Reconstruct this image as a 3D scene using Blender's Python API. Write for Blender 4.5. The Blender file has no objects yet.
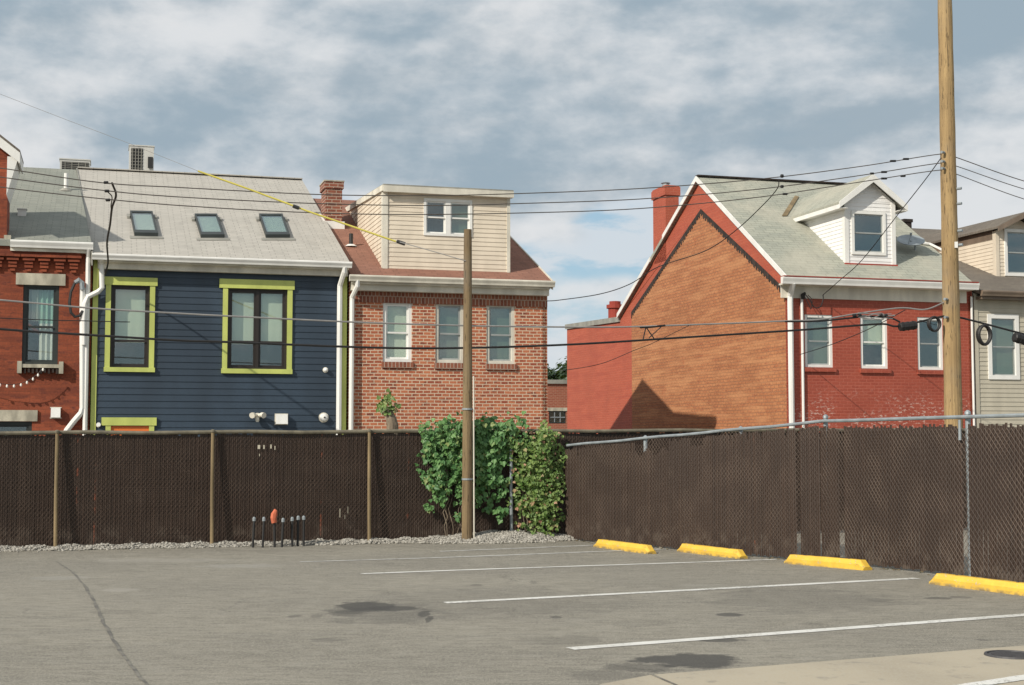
import bpy, math, random
from math import radians as R, sin, cos, pi
from mathutils import Vector, Matrix
rnd = random.Random(7)
scn = bpy.context.scene
COL = scn.collection

# ------------------------------------------------------------------ camera maths
F = 50.0/36.0*1024
CAMZ = 1.65
PITCH = R(3.84)
cam_d = bpy.data.cameras.new('camera'); cam_d.lens = 50; cam_d.sensor_width = 36; cam_d.clip_end = 5000
cam = bpy.data.objects.new('camera', cam_d); COL.objects.link(cam)
cam.location = (0, 0, CAMZ); cam.rotation_euler = (R(90)+PITCH, 0, 0)
scn.camera = cam
TH = R(16.0)                      # the row of houses recedes to the right by this angle
EA = Vector((cos(TH), sin(TH), 0)); ES = Vector((-sin(TH), cos(TH), 0)); OH = Vector((0, 33, 0))
C0 = Vector((0, 0, CAMZ))
def ray(px, py):
    x = (px-512)/F; y = (342.5-py)/F
    return Vector((x, cos(PITCH)-y*sin(PITCH), sin(PITCH)+y*cos(PITCH)))
def hs(px, py, s):                # survey point on a plane s = const of the row's own grid -> (a, z)
    d = ray(px, py); t = (s-(C0-OH).dot(ES))/d.dot(ES); p = C0+d*t
    return ((p-OH).dot(EA), p.z)
def ha(px, py, a):                # same on a plane a = const -> (s, z)
    d = ray(px, py); t = (a-(C0-OH).dot(EA))/d.dot(EA); p = C0+d*t
    return ((p-OH).dot(ES), p.z)
def W(a, s, z=0): return OH+EA*a+ES*s+Vector((0, 0, z))
def gz(Y):
    t = min(1, max(0, (Y-17)/4.0)); return -.07*t*t*(3-2*t)
def gp(px, py):                   # point on the parking lot
    d = ray(px, py); z = 0
    for _ in range(8):
        t = (z-CAMZ)/d.z; p = C0+d*t; z = gz(p.y)
    return Vector((p.x, p.y, z))

# ------------------------------------------------------------------ mesh builder
ORG = {}
class MB:
    def __init__(s): s.v = []; s.f = []; s.sm = False
    def quad(s, *p):
        n = len(s.v); s.v += [Vector(q) for q in p]; s.f.append(tuple(range(n, n+len(p))))
    def box(s, x0, x1, y0, y1, z0, z1):
        n = len(s.v)
        for z in (z0, z1):
            for x, y in ((x0, y0), (x1, y0), (x1, y1), (x0, y1)): s.v.append(Vector((x, y, z)))
        for q in ((3,2,1,0), (4,5,6,7), (0,1,5,4), (1,2,6,5), (2,3,7,6), (3,0,4,7)): s.f.append(tuple(n+i for i in q))
        return s
    def prism(s, poly, off):      # polygon extruded by vector off
        n = len(s.v); k = len(poly); off = Vector(off)
        s.v += [Vector(p) for p in poly]+[Vector(p)+off for p in poly]
        s.f.append(tuple(n+i for i in reversed(range(k)))); s.f.append(tuple(n+k+i for i in range(k)))
        for i in range(k):
            j = (i+1) % k; s.f.append((n+i, n+j, n+k+j, n+k+i))
        return s
    def tube(s, pts, r, n=6, cap=True):
        pts = [Vector(p) for p in pts]; m = len(pts)
        rs = r if isinstance(r, (list, tuple)) else [r]*m
        base = len(s.v); up = None
        for i, p in enumerate(pts):
            t = (pts[min(i+1, m-1)]-pts[max(i-1, 0)]).normalized()
            if up is None: up = t.orthogonal().normalized()
            up = (up-t*up.dot(t)); up = up.normalized() if up.length > 1e-6 else t.orthogonal().normalized()
            b = t.cross(up)
            for k in range(n):
                a = 2*pi*k/n; s.v.append(p+(up*cos(a)+b*sin(a))*rs[i])
        for i in range(m-1):
            for k in range(n):
                k2 = (k+1) % n
                s.f.append((base+i*n+k, base+i*n+k2, base+(i+1)*n+k2, base+(i+1)*n+k))
        if cap:
            s.f.append(tuple(base+k for k in reversed(range(n)))); s.f.append(tuple(base+(m-1)*n+k for k in range(n)))
        return s
    def disc(s, c, nrm, r, depth, n=16):
        c = Vector(c); nrm = Vector(nrm).normalized(); return s.tube([c, c+nrm*depth], r, n)
    def build(s, name, mat, parent=None, org=None, hf=True, smooth=False):
        if parent is not None: org, hf = ORG[parent.name]
        elif org is None: org = Vector((0, 0, 0)); hf = False
        org = Vector(org)
        me = bpy.data.meshes.new(name); me.from_pydata([tuple(v-org) for v in s.v], [], s.f); me.materials.append(mat)
        if smooth:
            for p in me.polygons: p.use_smooth = True
        me.validate(); me.update()
        o = bpy.data.objects.new(name, me); COL.objects.link(o)
        ORG[o.name] = (org, hf)
        if parent is not None: o.parent = parent
        else:
            o.location = W(*org) if hf else org
            if hf: o.rotation_euler = (0, 0, TH)
        return o
def tag(o, label=None, cat=None, group=None, kind=None):
    if label: o['label'] = label
    if cat: o['category'] = cat
    if group: o['group'] = group
    if kind: o['kind'] = kind
    return o
def root(name, org, label, cat, group=None, hf=True):
    o = bpy.data.objects.new(name, None); COL.objects.link(o); org = Vector(org)
    o.location = W(*org) if hf else org
    if hf: o.rotation_euler = (0, 0, TH)
    o.empty_display_size = .3; ORG[o.name] = (org, hf)
    return tag(o, label, cat, group)

# ------------------------------------------------------------------ materials
class NT:
    def __init__(s, name):
        s.m = bpy.data.materials.new(name); s.m.use_nodes = True; s.t = s.m.node_tree; s.n = s.t.nodes
        s.b = s.n['Principled BSDF']; s.out = s.n['Material Output']; s.co = None
    def node(s, ty, **kw):
        n = s.n.new(ty)
        for k, v in kw.items():
            if k.startswith('_'): setattr(n, k[1:], v)
            else: s.put(n.inputs[k.replace('_', ' ')], v)
        return n
    def put(s, sock, v):
        if isinstance(v, bpy.types.NodeSocket): s.t.links.new(v, sock)
        elif v is not None:
            if isinstance(v, (tuple, list)) and len(v) == 3 and sock.type == 'RGBA': v = (*v, 1)
            sock.default_value = v
    def obj(s):
        if not s.co: s.co = s.node('ShaderNodeTexCoord').outputs['Object']
        return s.co
    def xyz(s, v=None):
        n = s.node('ShaderNodeSeparateXYZ'); s.put(n.inputs[0], v or s.obj()); return n.outputs
    def vec(s, x=0, y=0, z=0):
        n = s.node('ShaderNodeCombineXYZ'); s.put(n.inputs[0], x); s.put(n.inputs[1], y); s.put(n.inputs[2], z); return n.outputs[0]
    def math(s, op, a, b=0.0, c=None, clamp=False):
        n = s.node('ShaderNodeMath', _operation=op, _use_clamp=clamp); s.put(n.inputs[0], a); s.put(n.inputs[1], b)
        if c is not None: s.put(n.inputs[2], c)
        return n.outputs[0]
    def noise(s, scale, detail=3, v=None, stretch=None, rough=.5, dist=0):
        v = v or s.obj()
        if stretch:
            m = s.node('ShaderNodeMapping'); s.put(m.inputs['Vector'], v); m.inputs['Scale'].default_value = stretch; v = m.outputs[0]
        n = s.node('ShaderNodeTexNoise', Scale=scale, Detail=detail, Roughness=rough, Distortion=dist); s.put(n.inputs['Vector'], v)
        return n.outputs['Fac']
    def ramp(s, f, lo, hi, a=0.0, b=1.0):
        n = s.node('ShaderNodeMapRange', _interpolation_type='SMOOTHSTEP'); s.put(n.inputs['Value'], f)
        n.inputs['From Min'].default_value = lo; n.inputs['From Max'].default_value = hi
        n.inputs['To Min'].default_value = a; n.inputs['To Max'].default_value = b
        return n.outputs[0]
    def mix(s, f, a, b, mode='MIX'):
        n = s.node('ShaderNodeMix', _data_type='RGBA', _blend_type=mode)
        s.put(n.inputs[0], f); s.put(n.inputs[6], a); s.put(n.inputs[7], b); return n.outputs[2]
    def island(s): return s.node('ShaderNodeNewGeometry').outputs['Random Per Island']
    def bump(s, h, strength=.5, dist=.01):
        n = s.node('ShaderNodeBump', Strength=strength, Distance=dist); s.put(n.inputs['Height'], h)
        s.put(s.b.inputs['Normal'], n.outputs[0])
    def done(s, col=None, rough=.8, metal=0, spec=None):
        if col is not None: s.put(s.b.inputs['Base Color'], col)
        s.put(s.b.inputs['Roughness'], rough); s.b.inputs['Metallic'].default_value = metal
        if spec is not None: s.b.inputs['Specular IOR Level'].default_value = spec
        return s.m
def mul(c, k): return tuple(x*k for x in c)

def paint(name, c, rough=.55, var=.25, scale=3.0, streak=True, metal=0):
    t = NT(name)
    n = t.noise(scale, 4, stretch=(1, 1, .35) if streak else None)
    n2 = t.noise(scale*14, 2)
    k = t.mix(t.ramp(n, .3, .75), mul(c, 1-var), mul(c, 1+var*.35))
    k = t.mix(t.ramp(n2, .35, .7, 0, .35), k, mul(c, 1-var))
    t.bump(n2, .15, .004)
    return t.done(k, rough, metal)

def brick(name, c1, c2, mortar, bw=.215, rh=.078, ms=.011, dark=None, amt=.5, rough=.9, blot=None, bump=.6, bias=0.0, streak=None, msmooth=.15, peel=None):
    t = NT(name); x, y, z = t.xyz()
    v = t.vec(t.math('ADD', x, y), z, 0)
    wob = t.noise(1.6, 2); v2 = t.node('ShaderNodeVectorMath', _operation='ADD')
    t.put(v2.inputs[0], v); t.put(v2.inputs[1], t.vec(0, t.math('MULTIPLY', t.math('SUBTRACT', wob, .5), .03), 0))
    b = t.node('ShaderNodeTexBrick', Scale=1.0, Mortar_Size=ms, Mortar_Smooth=msmooth, Bias=bias, Brick_Width=bw, Row_Height=rh)
    t.put(b.inputs['Vector'], v2.outputs[0]); b.offset = .5
    t.put(b.inputs['Color1'], c1); t.put(b.inputs['Color2'], c2); t.put(b.inputs['Mortar'], mortar)
    col = b.outputs['Color']
    # per-brick odd ones via a cell-sized noise
    cell = t.noise(1.0, 1, v=t.vec(t.math('MULTIPLY', t.math('ADD', x, y), 4.2), t.math('MULTIPLY', z, 12.5), 0))
    if dark: col = t.mix(t.math('MULTIPLY', t.ramp(cell, .56, .68), t.math('SUBTRACT', 1.0, b.outputs['Fac'])), col, dark)
    big = t.noise(.9, 4)
    col = t.mix(t.ramp(big, .35, .7, 0, amt), col, mul(c2, .55))
    fine = t.noise(26, 3)
    col = t.mix(t.ramp(fine, .35, .75, 0, .3), col, mul(c1, 1.35))
    if streak: col = t.mix(t.ramp(t.noise(1.2, 5, stretch=(.5, .5, 5)), .45, .7, 0, .7), col, streak)
    if blot: col = t.mix(t.ramp(t.noise(2.2, 8, rough=.72), .60, .68, 0, .8), col, blot)
    if peel:     # flaked paint low on the wall
        m = t.math('MULTIPLY', t.ramp(t.noise(9, 6, rough=.7, stretch=(1, 1, 2)), .53, .60), t.ramp(z, 2.2, 3.1, 1, 0))
        m = t.math('MULTIPLY', m, t.ramp(t.noise(1.1, 2), .40, .55))
        col = t.mix(t.math('MULTIPLY', m, .75), col, peel)
    h = t.math('ADD', t.math('MULTIPLY', b.outputs['Fac'], -1.0), t.math('MULTIPLY', fine, .35))
    t.bump(h, bump, .008)
    return t.done(col, rough)

def shingle(name, c, c2, rw=.30, rh=.14, blot=None, amt=.5):
    t = NT(name); x, y, z = t.xyz()
    b = t.node('ShaderNodeTexBrick', Scale=1.0, Mortar_Size=.008, Mortar_Smooth=.5, Bias=0.0, Brick_Width=rw, Row_Height=rh)
    b.offset = .37; t.put(b.inputs['Vector'], t.vec(x, t.math('MULTIPLY', y, 1.15), 0))
    t.put(b.inputs['Color1'], c); t.put(b.inputs['Color2'], c2); t.put(b.inputs['Mortar'], mul(c, .45))
    col = b.outputs['Color']
    big = t.noise(.7, 6, stretch=(1, .6, 1), rough=.65)
    col = t.mix(t.ramp(big, .38, .66, 0, amt), col, blot or mul(c2, .6))
    g = t.noise(90, 2)
    col = t.mix(t.ramp(g, .4, .7, 0, .35), col, mul(c, 1.5))
    st = t.noise(3.5, 3, stretch=(1, .12, 1))
    col = t.mix(t.ramp(st, .5, .75, 0, .3), col, mul(c, .6))
    t.bump(t.math('SUBTRACT', t.math('MULTIPLY', g, .5), b.outputs['Fac']), .6, .01)
    return t.done(col, .93)

def wood(name, c1, c2):
    t = NT(name)
    g = t.noise(9, 6, stretch=(1, 1, .05), rough=.7)
    col = t.mix(t.ramp(g, .35, .66), c1, c2)
    col = t.mix(t.ramp(t.noise(1.4, 3, stretch=(1, 1, .5)), .4, .7, 0, .5), col, mul(c2, .75))
    col = t.mix(t.ramp(t.noise(40, 2, stretch=(1, 1, .12)), .62, .7, 0, .8), col, mul(c2, .25))
    ck = t.noise(26, 4, stretch=(1, 1, .035), rough=.8)
    col = t.mix(t.ramp(ck, .60, .64, 0, .85), col, mul(c2, .3))
    col = t.mix(t.ramp(t.noise(.8, 4), .5, .7, 0, .4), col, (.20,.18,.15))
    t.bump(t.math('SUBTRACT', g, ck), .8, .015)
    return t.done(col, .88)

M = {}
M['brick_h2'] = brick('speckled red and pink brick', (.47,.16,.075), (.25,.056,.030), (.60,.50,.37), bw=.175, rh=.074, ms=.009, dark=(.15,.045,.03), amt=.14, msmooth=.05)
M['soldier'] = brick('soldier course brick', (.30,.11,.06), (.17,.05,.03), (.42,.33,.26), bw=.085, rh=.27, ms=.010, amt=.3)
M['brick_chim'] = brick('dark chimney brick', (.25,.08,.045), (.12,.038,.024), (.40,.33,.26), bw=.215, rh=.08, ms=.009, amt=.35)
M['brick_left'] = brick('rust red brick', (.30,.072,.030), (.20,.045,.019), (.20,.055,.026), bw=.21, rh=.075, ms=.006, dark=(.12,.03,.02), amt=.55, streak=(.13,.03,.016), bump=.5)
M['brick_red'] = brick('red painted brick', (.34,.070,.038), (.29,.054,.030), (.42,.11,.07), ms=.009, bump=.9, amt=.25, rough=.7, peel=(.62,.45,.38))
M['brick_redside'] = brick('faded red painted brick', (.41,.092,.048), (.38,.082,.044), (.50,.15,.09), ms=.006, bump=.8, amt=.3, streak=(.34,.07,.04), rough=.75)
M['brick_orange'] = brick('bare orange brick', (.44,.185,.078), (.35,.13,.054), (.27,.125,.065), bw=.21, rh=.085, ms=.012, dark=(.30,.10,.045), amt=.38, blot=(.36,.12,.05), streak=(.50,.24,.11), bump=.9)
M['brick_far'] = brick('far red brick', (.30,.09,.05), (.25,.07,.04), (.34,.18,.12), amt=.2)
M['sh_blue'] = shingle('pale grey shingles', (.425,.40,.355), (.37,.35,.31), blot=(.32,.305,.28), amt=.25)
M['sh_left'] = shingle('mossy grey shingles', (.26,.265,.225), (.21,.22,.19), blot=(.15,.16,.14), amt=.6)
M['sh_brown'] = shingle('red brown shingles', (.265,.125,.085), (.215,.098,.066), amt=.3)
M['sh_green'] = shingle('grey green shingles', (.33,.335,.275), (.25,.262,.222), blot=(.42,.39,.315), amt=.6)
M['sh_tan'] = shingle('brown grey shingles', (.17,.145,.115), (.13,.11,.09), amt=.5)
M['navy'] = paint('navy lap siding', (.031,.052,.079), .55, .35, 1.1)
M['lime'] = paint('lime green trim', (.52,.57,.15), .5, .2)
M['white'] = paint('white painted trim', (.78,.77,.73), .5, .12)
M['whitesd'] = paint('white vinyl siding', (.80,.79,.77), .5, .07)
M['cream'] = paint('cream vinyl siding', (.70,.61,.485), .55, .12)
M['beige'] = paint('beige vinyl siding', (.47,.43,.34), .55, .12)
M['offwhite'] = paint('aged off white trim', (.70,.66,.56), .6, .25)
M['grey'] = paint('grey metal flashing', (.30,.29,.25), .6, .3)
M['gutterbrown'] = paint('brown gutter', (.20,.15,.11), .5, .3)
M['stone'] = paint('worn limestone', (.50,.46,.36), .9, .45, 5)
M['black'] = paint('black rubber', (.02,.02,.02), .6, .3)
M['darkframe'] = paint('dark bronze window frame', (.032,.024,.02), .45, .3)
M['blackframe'] = paint('black green window frame', (.03,.036,.033), .5, .3)
M['greyframe'] = paint('grey sash', (.34,.36,.35), .5, .2)
M['tar'] = paint('old roof tar', (.045,.032,.026), .95, .6, 9)
M['orange'] = paint('orange door', (.72,.17,.03), .5, .1)
M['acgrey'] = paint('air conditioner casing', (.55,.54,.50), .5, .12)
M['galv'] = paint('galvanised steel', (.31,.345,.36), .45, .25, 6, metal=.25)
M['railtan'] = paint('weathered top rail', (.17,.15,.105), .8, .4, 6)
M['posttan'] = paint('tan fence post', (.26,.19,.10), .8, .4, 4)
M['pole_new'] = wood('yellow utility pole wood', (.42,.29,.135), (.27,.18,.085))
M['pole_old'] = wood('brown pole wood', (.235,.168,.085), (.145,.098,.052))
M['yellow'] = paint('yellow paint', (.74,.44,.045), .5, .14, 5, streak=False)
t = NT('chipped yellow paint'); x, y, z = t.xyz()
c = t.mix(t.ramp(t.noise(4, 5), .35, .7), (.76,.49,.06), (.64,.40,.05))
c = t.mix(t.ramp(t.noise(22, 6, rough=.7), .60, .64, 0, .9), c, (.38,.36,.32))
c = t.mix(t.math('MULTIPLY', t.ramp(z, 0, .05, 1, 0), t.ramp(t.noise(9, 4), .4, .6, .2, .9)), c, (.16,.13,.09))
c = t.mix(t.ramp(t.noise(6, 7, rough=.75, stretch=(1, 1, 3)), .57, .66, 0, .55), c, (.20,.15,.07))
t.bump(t.noise(30, 4), .4, .006); M['ychip'] = t.done(c, .65)
M['yplastic'] = paint('yellow guard plastic', (.60,.52,.10), .5, .15)
M['redterra'] = paint('red clay', (.36,.05,.03), .8, .3)
M['pink'] = paint('faded orange cloth', (.62,.16,.08), .85, .3, 20)
M['bulb'] = paint('white bulb', (.85,.82,.75), .3, .05)
M['wirew'] = paint('grey cable', (.26,.25,.24), .6, .2)
M['wireb'] = paint('black cable', (.014,.013,.013), .6, .2)
M['wirem'] = paint('weathered wire', (.085,.072,.062), .6, .2)
M['blind'] = paint('pale green blind', (.66,.70,.58), .8, .06, 1.2)
M['blindd'] = paint('grey blind', (.42,.46,.41), .8, .12, 1.2)
M['curtain'] = paint('white curtain', (.66,.66,.62), .85, .12, 8)
M['curtgreen'] = paint('green curtain', (.30,.50,.42), .85, .2, 6)
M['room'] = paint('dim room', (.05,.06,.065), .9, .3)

def glass(name, tint, gl=.13, rough=.02):
    t = NT(name); n = t.n; n.remove(t.b)
    tr = t.node('ShaderNodeBsdfTransparent', Color=(*tint, 1)); g = t.node('ShaderNodeBsdfGlossy', Roughness=rough)
    bf = t.node('ShaderNodeNewGeometry').outputs['Backfacing']; fr = t.node('ShaderNodeFresnel', IOR=t.math('SUBTRACT', 1.5, t.math('MULTIPLY', bf, .8333))); f = t.math('ADD', t.math('MULTIPLY', fr.outputs[0], .9), gl, clamp=True)
    mx = t.node('ShaderNodeMixShader'); t.put(mx.inputs[0], f); t.t.links.new(tr.outputs[0], mx.inputs[1]); t.t.links.new(g.outputs[0], mx.inputs[2])
    t.t.links.new(mx.outputs[0], t.out.inputs[0]); return t.m
M['glass'] = glass('window glass', (.93,.96,.93), .10)
M['glassd'] = glass('dark window glass', (.74,.79,.73), .15)
M['skyglass'] = glass('skylight glass', (.88,.95,.92), .22, .08)

# slats / chain link
t = NT('brown privacy slats'); r_ = t.island(); x, y, z = t.xyz()
c = t.mix(r_, (.032,.0185,.012), (.048,.028,.0185))
c = t.mix(t.ramp(t.noise(.6, 3), .4, .7, 0, .5), c, (.026,.0155,.0105))
c = t.mix(t.ramp(t.noise(7, 5, stretch=(1, 1, .25), rough=.7), .62, .74, 0, .3), c, (.13,.10,.08))
c = t.mix(t.math('MULTIPLY', t.ramp(r_, .985, .992), t.ramp(t.noise(5, 3, stretch=(1, 1, .6)), .54, .62)), c, (.20,.06,.03))
c = t.mix(t.math('MULTIPLY', t.ramp(z, .10, .36, 1, 0), t.ramp(t.noise(5, 5), .48, .65, .0, .4)), c, (.14,.11,.085))  # patchy paler foot: light coming through the slats, put into their colour
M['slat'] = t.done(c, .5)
t = NT('brown coated chain link'); M['link'] = t.done(t.mix(t.ramp(t.noise(3, 3), .4, .7), (.06,.041,.03), (.11,.08,.06)), .45)
t = NT('grey chain link'); M['linkg'] = t.done(t.mix(t.ramp(t.noise(2, 3), .4, .7), (.055,.037,.027), (.115,.083,.062)), .45)

# leaves
def leafmat(name, a, b, c_):
    t = NT(name); r_ = t.island()
    col = t.mix(r_, a, b); col = t.mix(t.ramp(r_, .9, .97), col, c_)
    col = t.mix(t.ramp(t.noise(30, 2), .4, .7, 0, .3), col, mul(a, .7))
    t.n.remove(t.b)
    d = t.node('ShaderNodeBsdfPrincipled', Roughness=.5); t.put(d.inputs['Base Color'], col)
    tl = t.node('ShaderNodeBsdfTranslucent'); t.put(tl.inputs['Color'], t.mix(.5, col, (.25,.35,.04)))
    mx = t.node('ShaderNodeMixShader'); mx.inputs[0].default_value = .22
    t.t.links.new(d.outputs[0], mx.inputs[1]); t.t.links.new(tl.outputs[0], mx.inputs[2]); t.t.links.new(mx.outputs[0], t.out.inputs[0])
    return t.m
M['leaf_dark'] = leafmat('vine leaf green', (.055,.155,.045), (.16,.31,.095), (.24,.29,.10))
M['leaf_light'] = leafmat('vine leaf yellow green', (.08,.16,.03), (.24,.33,.09), (.48,.26,.17))
M['leaf_far'] = leafmat('far tree leaf', (.022,.045,.02), (.035,.07,.028), (.06,.10,.04))
M['bark'] = wood('grey bark', (.25,.20,.14), (.13,.10,.07))

# asphalt
t = NT('worn asphalt'); x, y, z = t.xyz()
c = t.mix(t.ramp(t.noise(.35, 5, rough=.6), .35, .66), (.32,.295,.238), (.225,.208,.17))
c = t.mix(t.ramp(t.noise(1.6, 5, rough=.65, stretch=(.6, 2.2, 1)), .45, .70, 0, .5), c, (.27,.257,.22))
g1 = t.noise(38, 4, rough=.75); g2 = t.noise(120, 3, rough=.7)
st_ = t.noise(1.5, 5, stretch=(.22, 1.6, 1), rough=.65); c = t.mix(t.ramp(st_, .46, .66, 0, .38), c, (.135,.126,.105)); c = t.mix(t.ramp(st_, .28, .42, .4, 0), c, (.30,.28,.235))
vr = t.node('ShaderNodeTexVoronoi', _feature='DISTANCE_TO_EDGE', Scale=.42); wv = t.node('ShaderNodeVectorMath', _operation='ADD'); nzc = t.node('ShaderNodeTexNoise', Scale=1.7, Detail=6); t.put(nzc.inputs['Vector'], t.obj()); t.put(wv.inputs[0], t.obj()); t.put(wv.inputs[1], nzc.outputs['Color']); t.put(vr.inputs['Vector'], wv.outputs[0])
ckm = t.math('MULTIPLY', t.ramp(vr.outputs['Distance'], .003, .014, 1, 0), t.ramp(t.noise(.28, 3), .50, .60)); c = t.mix(t.math('MULTIPLY', ckm, .6), c, (.07,.066,.058))
g0 = t.noise(7, 8, rough=.7, stretch=(.6, 1.6, 1)); c = t.mix(t.ramp(g0, .36, .58, .65, 0), c, (.125,.115,.095)); c = t.mix(t.ramp(g0, .5, .64, 0, .55), c, (.31,.29,.25))
c = t.mix(t.ramp(g1, .42, .64, 0, .7), c, (.41,.38,.31))
c = t.mix(t.ramp(g2, .46, .62, 0, .85), c, (.07,.065,.054))
wob = t.math('MULTIPLY', t.math('SUBTRACT', t.noise(2.6, 7, rough=.68), .5), 2.4)
def spot(px, py, wpx, hpx, amt, colr=(.045,.043,.04), ring=None):
    global c
    p0 = gp(px, py); rx = wpx/2*p0.y/F; ry = abs(gp(px, py-hpx/2).y-gp(px, py+hpx/2).y)/2
    dx = t.math('DIVIDE', t.math('SUBTRACT', x, p0.x), rx); dy = t.math('DIVIDE', t.math('SUBTRACT', y, p0.y), ry)
    d = t.math('SQRT', t.math('ADD', t.math('MULTIPLY', dx, dx), t.math('MULTIPLY', dy, dy)))
    d = t.math('ADD', d, wob)
    c = t.mix(t.ramp(d, .75, 1.08, amt, 0), c, colr)
for a_ in ((366,606,60,11,.7), (400,608.5,56,5.5,.7), (424,614,14,7,.7), (429,619,8,7,.7), (352,609,44,16,.35), (385,612,110,24,.3), (352,611,30,6,.4), (294,616,16,3,.5), (316,616,12,3,.35), (478,585,12,2.5,.4), (533,582,9,4,.3), (556,617,14,3,.6),
           (730,614.5,32,3.5,.75), (717,640,50,5,.7), (694,661,116,14,.85), (640,668,80,10,.5), (610,675,90,10,.3), (935,598,28,2.5,.6), (880,600,30,3,.3), (812,624,30,3,.2), (960,597,20,2.5,.45),
           (500,600,300,30,.18), (800,600,200,26,.22), (330,640,40,5,.3), (120,612,60,5,.15), (983,640,12,2,.4), (640,623,60,8,.15), (560,640,90,10,.2)):
    spot(*a_)
for a_ in ((120,590,40,4,.5,(.33,.31,.27)), (240,566,90,4,.4,(.30,.29,.26)), (60,578,60,4,.35,(.3,.29,.26)), (160,560,160,4,.4,(.32,.30,.26)), (700,586,60,4,.25,(.3,.29,.25))): spot(*a_)
t.bump(t.math('ADD', g1, g2), .5, .006)
M['asphalt'] = t.done(c, .92)
t = NT('stained concrete'); c = t.mix(t.ramp(t.noise(.8, 5), .35, .7), (.41,.355,.265), (.33,.285,.215))
g1 = t.noise(60, 3); c = t.mix(t.ramp(g1, .4, .7, 0, .4), c, (.42,.40,.33)); c = t.mix(t.ramp(t.noise(5, 6, rough=.7), .55, .7, 0, .5), c, (.19,.18,.155))
t.bump(g1, .3, .004); M['concrete'] = t.done(c, .9)
t = NT('worn white paint'); w_ = t.math('ADD', t.math('MULTIPLY', t.noise(22, 6, rough=.75), .7), t.math('MULTIPLY', t.noise(1.3, 3), .3)); c = t.mix(t.ramp(t.noise(2, 3), .35, .7), (.68,.67,.63), (.55,.54,.50))
c = t.mix(t.ramp(w_, .52, .60, 0, .85), c, (.2,.19,.16)); M['line'] = t.done(c, .8)
t = NT('faded white paint'); w_ = t.noise(10, 6, rough=.75); M['linef'] = t.done(t.mix(t.ramp(w_, .46, .66, 0, .9), (.46,.45,.42), (.18,.175,.155)), .85)
t = NT('crack filler'); M['crack'] = t.done(t.mix(t.ramp(t.noise(6, 5), .42, .6), (.11,.104,.092), (.19,.178,.15)), .9)
t = NT('gravel'); r_ = t.island(); c = t.mix(r_, (.24,.225,.195), (.46,.44,.39)); M['gravel'] = t.done(t.mix(t.ramp(t.noise(20, 3), .4, .7, 0, .4), c, (.2,.18,.15)), .9)
t = NT('rusty iron'); M['iron'] = t.done(t.mix(t.noise(30, 3), (.03,.03,.035), (.08,.075,.075)), .6)

# ------------------------------------------------------------------ sky + sun
SUN = (EA*6.5+ES*3.8+Vector((0, 0, -4.9))).normalized()       # direction the light travels
w = bpy.data.worlds.new('World'); scn.world = w; w.use_nodes = True; nt = w.node_tree
class WT(NT):
    def __init__(s): s.t = nt; s.n = nt.nodes; s.co = None
t = WT(); bg = nt.nodes['Background']
sky = nt.nodes.new('ShaderNodeTexSky'); sky.sky_type = 'NISHITA'; sky.sun_disc = False
tos = -SUN; sky.sun_elevation = math.asin(tos.z); sky.sun_rotation = math.atan2(tos.x, tos.y)
sky.air_density = 1.0; sky.dust_density = 1.0; sky.ozone_density = 1.0
tc = nt.nodes.new('ShaderNodeTexCoord').outputs['Generated']
sx, sy, sz = t.xyz(tc)
el = t.math('MAXIMUM', sz, 0.0)
v = t.vec(sx, sy, t.math('MULTIPLY', sz, 1.7))
n1 = t.noise(4.6, 9, v=v, rough=.55, dist=.1)
vo = t.vec(t.math('ADD', sx, -.022), sy, t.math('ADD', t.math('MULTIPLY', sz, 1.7), .05))
n1b = t.noise(4.6, 9, v=vo, rough=.55, dist=.1)
vf = t.vec(t.math('ADD', sx, 3.1), sy, t.math('MULTIPLY', sz, 2.1)); n2 = t.noise(15, 8, v=vf, rough=.58)
n2b = t.noise(15, 8, v=t.vec(t.math('ADD', sx, 3.09), sy, t.math('ADD', t.math('MULTIPLY', sz, 2.1), .018)), rough=.58)
n3 = t.noise(4.5, 5, v=t.vec(t.math('ADD', sx, 7.7), sy, t.math('MULTIPLY', sz, 1.9)), rough=.5)
rim = t.math('ADD', t.math('MULTIPLY', t.math('SUBTRACT', n1, n1b), 1.25), t.math('MULTIPLY', t.math('SUBTRACT', n2, n2b), .38))
az = t.math('DIVIDE', sx, t.math('MAXIMUM', sy, .05))
def bump2(cx, cz, rx, rz, amp):   # a bank of cloud (or a break, amp < 0) round one bearing
    dx = t.math('DIVIDE', t.math('SUBTRACT', az, cx), rx); dz = t.math('DIVIDE', t.math('SUBTRACT', sz, cz), rz)
    d = t.math('SQRT', t.math('ADD', t.math('MULTIPLY', dx, dx), t.math('MULTIPLY', dz, dz)))
    return t.ramp(d, 0, 1, amp, 0)
cov = t.math('ADD', n1, t.ramp(el, .115, .215, -.08, .50))
for b_ in ((-.02, .19, .16, .075, .22), (0.0, .175, .05, .05, .22), (.10, .15, .12, .055, -.26), (-.10, .165, .08, .035, -.22), (-.3, .2, .2, .06, .15), (.3,.18,.2,.05,.12), (-.32,.125,.2,.04,-.12), (.07,.105,.10,.02,.10), (.05,.14,.06,.015,.1)): cov = t.math('ADD', cov, bump2(*b_))
mask = t.ramp(cov, .47, .64)
lit = t.math('ADD', t.math('ADD', t.math('MULTIPLY', n2, .22), t.math('MULTIPLY', n3, 1.03)), rim)
for b_ in ((-.02, .20, .20, .07, -.16), (0.0, .175, .06, .05, -.14), (.22, .215, .15, .035, -.08), (-.3, .215, .22, .05, -.06), (.2, .26, .2, .05, .07), (-.2, .3, .3, .05, .07), (.25, .21, .15, .03, -.06)): lit = t.math('ADD', lit, bump2(*b_))
low = t.ramp(el, .10, .19, .16, 0)
lit = t.math('ADD', lit, low)
cl = t.mix(t.ramp(lit, .34, .84), (.30,.375,.435), (.68,.69,.70))
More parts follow.
